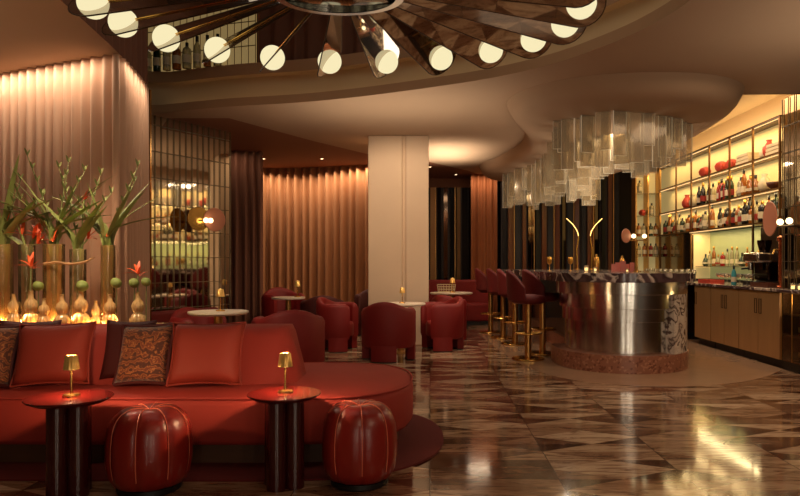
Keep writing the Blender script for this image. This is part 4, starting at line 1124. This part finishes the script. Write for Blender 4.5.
def ball(u, v, dy, r, label):
    d = VY+dy; x = VP(u,d); z = 1.2-(v-264)*d/660
    t = thing('seed_pod', label, 'flower', (x, d, ZL))
    bm = newbm(); bmesh.ops.create_icosphere(bm, subdivisions=3, radius=r, matrix=Matrix.Translation((0,0,z-ZL)))
    for vv in bm.verts: vv.co += (vv.co-Vector((0,0,z-ZL)))*.06*math.sin(40*vv.co.x)*math.cos(40*vv.co.z)
    obj('pod', bm, M['green_ball'], t, smooth=True, angle=180)
    bm = newbm(); tube(bm, [(0,0,.05),(.004,0,z-ZL-r*.8)], .004, 6); obj('stem', bm, M['leaf_dark'], t, smooth=True)
ball(38,286,-.12,.04,'green round seed pod beside the left gourd vase')
ball(82,286,-.15,.045,'green round seed pod on the middle gourd vase')
ball(116,283,-.08,.042,'green round seed pod behind the slim vase gourd')
ball(134,283,-.10,.04,'green seed pod, left one on the right end gourd vase')
ball(146,282,-.11,.036,'green seed pod, right one by the right end gourd vase')
bm = newbm(); d = VY-.10
tube(bm, catmull([(VP(44,d),d,1.20),(VP(56,d),d,1.215),(VP(70,d),d,1.20),(VP(84,d),d,1.215),(VP(95,d),d,1.255)], 4, closed=False), [.010]*13+[.009,.008,.006,.004], 8)
o = obj('branch', bm, M['branch'], smooth=True); tag(o, 'pale bare branch lying across the tops of two vases', 'branch')

# ------------------------------------------------------------------ lounge chairs and tables
def tub_chair(loc, rz, label, m, dark=None, s=1.0, group='crimson tub chairs around the low tables'):
    """barrel chair that opens to +X; arms and back are one padded shell standing on three blocky feet"""
    t = thing('tub_chair', label, 'armchair', loc, rz, group)
    secs = []
    N = 36
    for k in range(N+1):
        f = k/N; a = R(42+276*f); e = abs(f-.5)*2
        hump = max(0, 1-(e/.46)**2)**1.5; zt = .655+.085*hump
        if e > .93: zt -= .03*((e-.93)/.07)
        ro, ri = .335, .235
        c, sn = math.cos(a), math.sin(a)
        secs.append([(ri*c, ri*sn, .17), ((ro-.02)*c, (ro-.02)*sn, .17), (ro*c, ro*sn, .22), (ro*c, ro*sn, zt-.05), ((ro-.02)*c, (ro-.02)*sn, zt-.012), ((ro+ri)/2*c, (ro+ri)/2*sn, zt), ((ri+.02)*c, (ri+.02)*sn, zt-.012), (ri*c, ri*sn, zt-.05)])
    bm = newbm(); V = loft(bm, secs, closed=True); bm.faces.new(V[0]); bm.faces.new(V[-1])
    shl = obj('shell', bm, m, t, smooth=True, angle=60)
    for a0, a1 in ((48,98),(152,208),(262,312)):
        bm = newbm()
        pts = [(.332*math.cos(R(a0+(a1-a0)*k/12)), .332*math.sin(R(a0+(a1-a0)*k/12))) for k in range(13)]
        pts += [(.24*math.cos(R(a1+(a0-a1)*k/12)), .24*math.sin(R(a1+(a0-a1)*k/12))) for k in range(13)]
        prism(bm, pts, .012, .20); lg_ = obj('leg', bm, m, t, smooth=True, angle=50)
        bm = newbm(); prism(bm, [(p[0]*.97, p[1]*.97) for p in pts], 0, .012); obj('foot_pad', bm, M['black'], lg_)
    bm = newbm(); lathe(bm, [(.0,.20),(.22,.20),(.232,.22),(.232,.36),(.215,.395),(.12,.405),(.0,.407)], 32, cap=False); obj('seat_cushion', bm, m, t, smooth=True, angle=180)
    t.scale = (s, s, 1)
    return t
TC = 'crimson velvet tub chair '
MT = (-.40, 9.02)
c0 = tub_chair((-.52,8.32,0), R(82), TC+'with its back turned, in front of the pillar table', M['red_chair'], s=1.02)
dup(c0, (-1.28,9.22,0), R(-10), TC+'to the left of the pillar table', scale=(.92,.92,1))
dup(c0, (.16,9.3,0), R(200), TC+'to the right of the pillar table', scale=(.95,.95,1))
dup(c0, (-1.42,6.62,0), R(110), TC+'close behind the open end of the sofa', scale=(1.08,1.08,1.03))
dup(c0, (-2.42,6.9,0), R(-40), TC+'left of the white table behind the sofa', scale=(.85,.85,1))
dup(c0, (-2.30,10.35,0), R(-60), TC+'against the bronze curtain beyond the small far table', scale=(1,1,1.12))
dup(c0, (.30,10.5,0), R(60), TC+'in front of the far right table by the slats', scale=(.85,.85,.98))
dk = tub_chair((-1.62,9.95,0), R(100), 'very dark maroon armchair between the far table and the left tub chair', M['dark_cushion'], s=1.0, group='dark armchairs')
dup(dk, (-1.0,11.2,0), R(-90), 'dark maroon armchair just left of the pillar by the bronze curtain', scale=(.85,.85,1.05))
def round_table(loc, r, h, label, m='white_stone'):
    t = thing('round_table', label, 'table', loc)
    bm = newbm(); lathe(bm, [(.0,h-.03),(r*.95,h-.03),(r,h-.015),(r*.99,h),(.0,h)], 40, cap=False); obj('table_top', bm, M[m], t, smooth=True, angle=50)
    bm = newbm(); lathe(bm, [(.05,.02),(.04,.06),(.04,h-.03)], 20); obj('pedestal', bm, M['brass_soft'], t, smooth=True)
    bm = newbm(); lathe(bm, [(r*.55,0),(r*.55,.012),(.05,.022)], 28); obj('base', bm, M['brass_soft'], t, smooth=True)
round_table((MT[0],MT[1],0), .34, .665, 'round pale table in front of the pillar, ringed by tub chairs')
table_lamp((MT[0]+.02,MT[1],.666), 'tiny brass lamp on the table by the pillar', 1.0)
round_table((-2.02,6.3,0), .28, .75, 'round white table behind the sofa, before the mirrored wall')
table_lamp((-2.0,6.3,.751), 'tiny brass lamp on the white table behind the sofa', 1.0)
round_table((-2.06,9.6,0), .24, .72, 'small pale table beside the bronze curtain')
table_lamp((-1.93,9.62,.721), 'tiny brass lamp on the small table by the bronze curtain', 1.1)
round_table((.36,11.15,0), .36, .72, 'pale round table under the dark slats, right of the pillar')
table_lamp((.38,11.15,.721), 'tiny brass lamp on the far table under the slats', 1.15)
# banquettes: behind the white table and along the far wall
def banquette(loc, w, d, h, label, rz=0, m='red_chair'):
    t = thing('banquette', label, 'bench', loc, rz)
    bm = newbm(); box(bm, -w/2, -d/2, .08, w/2, d/2-.14, .42); obj('seat', bm, M[m], t, bevel=.03)
    bm = newbm(); box(bm, -w/2, d/2-.139, .08, w/2, d/2, h); obj('backrest', bm, M[m], t, bevel=.04, bseg=3)
    bm = newbm(); box(bm, -w/2+.03, -d/2+.03, 0, w/2-.03, d/2-.03, .08); obj('plinth', bm, M['black'], t)
banquette((.45,13.2,0), 1.5, .6, .88, 'long red banquette under the dark slats')
banquette((-3.02,8.25,0), 1.25, .55, .62, 'low red banquette along the foot of the mirrored wall', math.atan2(1.16,.685))
# white wire basket on the far table
bk_ = thing('wire_basket', 'small white wire basket on the far table under the slats', 'basket', (.28,11.28,.72))
bm = newbm()
for z in (.01,.05,.09,.13):
    tube(bm, [(.14*(1+z)*math.cos(2*PI*k/24), .09*(1+z)*math.sin(2*PI*k/24), z) for k in range(25)], .004, 5)
for k in range(20):
    a = 2*PI*k/20; tube(bm, [(.14*math.cos(a), .09*math.sin(a), .005), (.16*math.cos(a), .105*math.sin(a), .135)], .003, 5)
obj('wire_mesh', bm, M['ivory'], bk_)

# recessed downlights in the far brown ceiling
for k, (x, y, lb) in enumerate(((-3.0,11.9,'small recessed downlight over the dark curtain, left in the brown ceiling'),(-1.95,11.9,'small recessed downlight over the middle of the bronze curtain'),(.0,12.9,'small recessed downlight just right of the pillar'),(.55,14.0,'small recessed downlight above the dark slats'))):
    t = thing('downlight', lb, 'downlight', (x, y, CZ-.001), 0)
    bm = newbm(); lathe(bm, [(.03,-.006),(.045,-.006),(.045,0),(.03,0)], 20, cap=False); obj('ring', bm, M['brass_soft'], t, smooth=True)
    bm = newbm(); lathe(bm, [(.028,-.003),(.028,-.001)], 16); obj('lens', bm, M['spot'], t)

# ------------------------------------------------------------------ light
def strip(name, p0, p1, z, w, e, rgb, tilt=0, spread=None):
    p0, p1 = Vector(p0), Vector(p1); d = p1-p0; mid = (p0+p1)/2
    o = area(name, (mid.x, mid.y, z), d.length, e, rgb, size_y=w, spread=spread); o.rotation_euler = (R(tilt), 0, math.atan2(d.y, d.x)); return o
W1 = (255,235,207); W2 = (255,223,186); W3 = (255,206,160)
# curtain grazers
strip('curtain_light', (-6.0,7.27), (-3.0,5.84), CZ-.03, .04, 30, W1, 4)
strip('curtain_light', (-2.72,6.05), (-2.86,6.95), CZ-.03, .05, 5, W1, 0)
strip('curtain_light', (-3.4,12.93), (-1.0,12.42), CZ-.02, .03, 30, W1, 12, 110)
strip('curtain_light', (-3.7,10.7), (-2.95,10.85), CZ-.03, .05, 2.5, W2, 0)
strip('curtain_light', (.8,13.7), (1.4,13.75), CZ-.03, .05, 6, W2, 0)
# raised ceiling: unseen soft fill added above the chandelier
area('raised_ceiling_light', (-.6,4.6,5.0), 3.2, 24, W1)
# unseen up-facing fill lights added in mid-air to brighten the ceiling
area('ceiling_wash', (3.5,4.4,2.0), 1.4, 13, W1, rot=(R(180),0,0), size_y=2.4, spread=150)
area('ceiling_wash', (.6,.6,2.0), 2.0, 22, W1, rot=(R(180),0,0), size_y=2.4)
area('ceiling_wash', (-.4,7.8,1.9), 1.8, 14, W1, rot=(R(180),0,0), size_y=1.4, spread=140)
area('ceiling_wash', (.25,11.3,1.9), .6, 20, W1, rot=(R(180),0,0), size_y=1.6, spread=80)
area('ceiling_wash', (-4.6,4.0,2.0), 1.6, 12, W2, rot=(R(180),0,0), size_y=2.4)
# glass over the bar and bar top
for k, (x, y, e) in enumerate(((2.1,8.3,11),(2.2,9.6,11),(2.2,11.2,11))):
    area('slat_light', (x+.15, y, CZ-.225), .5, e*1.2, W1)
    area('slat_uplight', (x+.2, y+.3, 1.95), .9, e*.8, W1, rot=(R(180),0,0))  # unseen up-facing fill added below the glass slats
# back bar
for i, z in enumerate(SZ[1:]):
    area('shelf_light', (SX+.10, (BY_[0]+BY_[-1])/2, z-.045), .06, 13, (255,218,150), size_y=BY_[-1]-BY_[0]-.1)
area('niche_light', (SX+.12, (BY_[1]+BY_[4])/2, 1.72), .06, 12, (255,224,160), size_y=BY_[4]-BY_[1]-.1)
area('shelf_top_light', (SX+.15, (BY_[0]+BY_[-1])/2, 3.14), .08, 9, (255,214,146), rot=(R(180),0,0), size_y=4.4)
area('bar_aisle_light', (3.72, 9.0, 3.46), .3, 40, W2, size_y=2.8)  # unseen fill added to brighten the cabinets and aisle floor
point('fridge_light', (4.12,7.05,.80), 5, W1, .03)
point('tower_light', (4.3,12.9,2.9), 2.5, (255,214,140), .05)
# spots on the lounge
spot('pillar_spot', (-.5,7.9,3.06), (-.45,9.75,1.3), 110, W2, 95)
spot('table_spot', (-.4,8.9,3.05), (-.4,9.0,.6), 40, W1, 30)
spot('table_spot', (-2.0,6.35,3.05), (-2.0,6.3,.7), 40, W1, 22)
spot('table_spot', (.36,11.1,3.05), (.36,11.1,.7), 20, W1, 25)
spot('sofa_spot', (-1.2,3.0,3.05), (-1.3,4.4,.4), 3, W2, 60, .9)
spot('sofa_spot', (-2.6,3.2,3.05), (-2.5,4.4,.5), 3, W2, 55, .9)
spot('seat_spot', (-.3,3.6,3.05), (-.45,4.7,.4), 6, W2, 50, .9)
# amber glow among the vases
for x in (VP(8),VP(40),VP(62),VP(92),VP(112)):
    point('vase_uplight', (x, 5.25, ZL+.03), 2.6, (255,196,122), .02)
area('vase_front_light', (-2.7, 4.3, 2.9), .4, 12, W2, rot=(R(28),0,0), spread=70)  # unseen front fill added to brighten the leaves
# soft room fill added without any fittings
area('room_light', (2.4,.6,3.0), 1.8, 30, W2, size_y=2.0)
for x in (.2, 2.2, 3.4): area('tall_wall_light', (x,-3.9,1.5), .28, 22, W1, rot=(R(90),0,0), size_y=2.4)  # unseen strips added behind the camera for the steel drum to reflect
area('room_light', (3.2,5.4,3.05), 1.2, 26, W2, size_y=1.6)
area('lounge_light', (-.9,10.6,3.05), 1.6, 22, W2, size_y=1.4)
spot('stool_spot', (.85,9.2,3.05), (.95,9.3,0), 60, W1, 80, .9, .1)  # added to lift the floor around the stools
spot('floor_spot', (1.6,5.9,3.06), (1.5,6.2,0), 45, W1, 85, .9, .1)

w = bpy.data.worlds.new('world'); sc.world = w; w.use_nodes = True
w.node_tree.nodes['Background'].inputs[0].default_value = (.9,.6,.4,1); w.node_tree.nodes['Background'].inputs[1].default_value = .01

sc.view_settings.view_transform = 'Standard'
sc.view_settings.look = 'None'
sc.view_settings.exposure = 0.0
cy = sc.cycles
cy.use_denoising = True
cy.max_bounces = 8; cy.diffuse_bounces = 3; cy.glossy_bounces = 4; cy.transparent_max_bounces = 24; cy.transmission_bounces = 4
cy.caustics_reflective = False; cy.caustics_refractive = False
cy.sample_clamp_indirect = 3.0
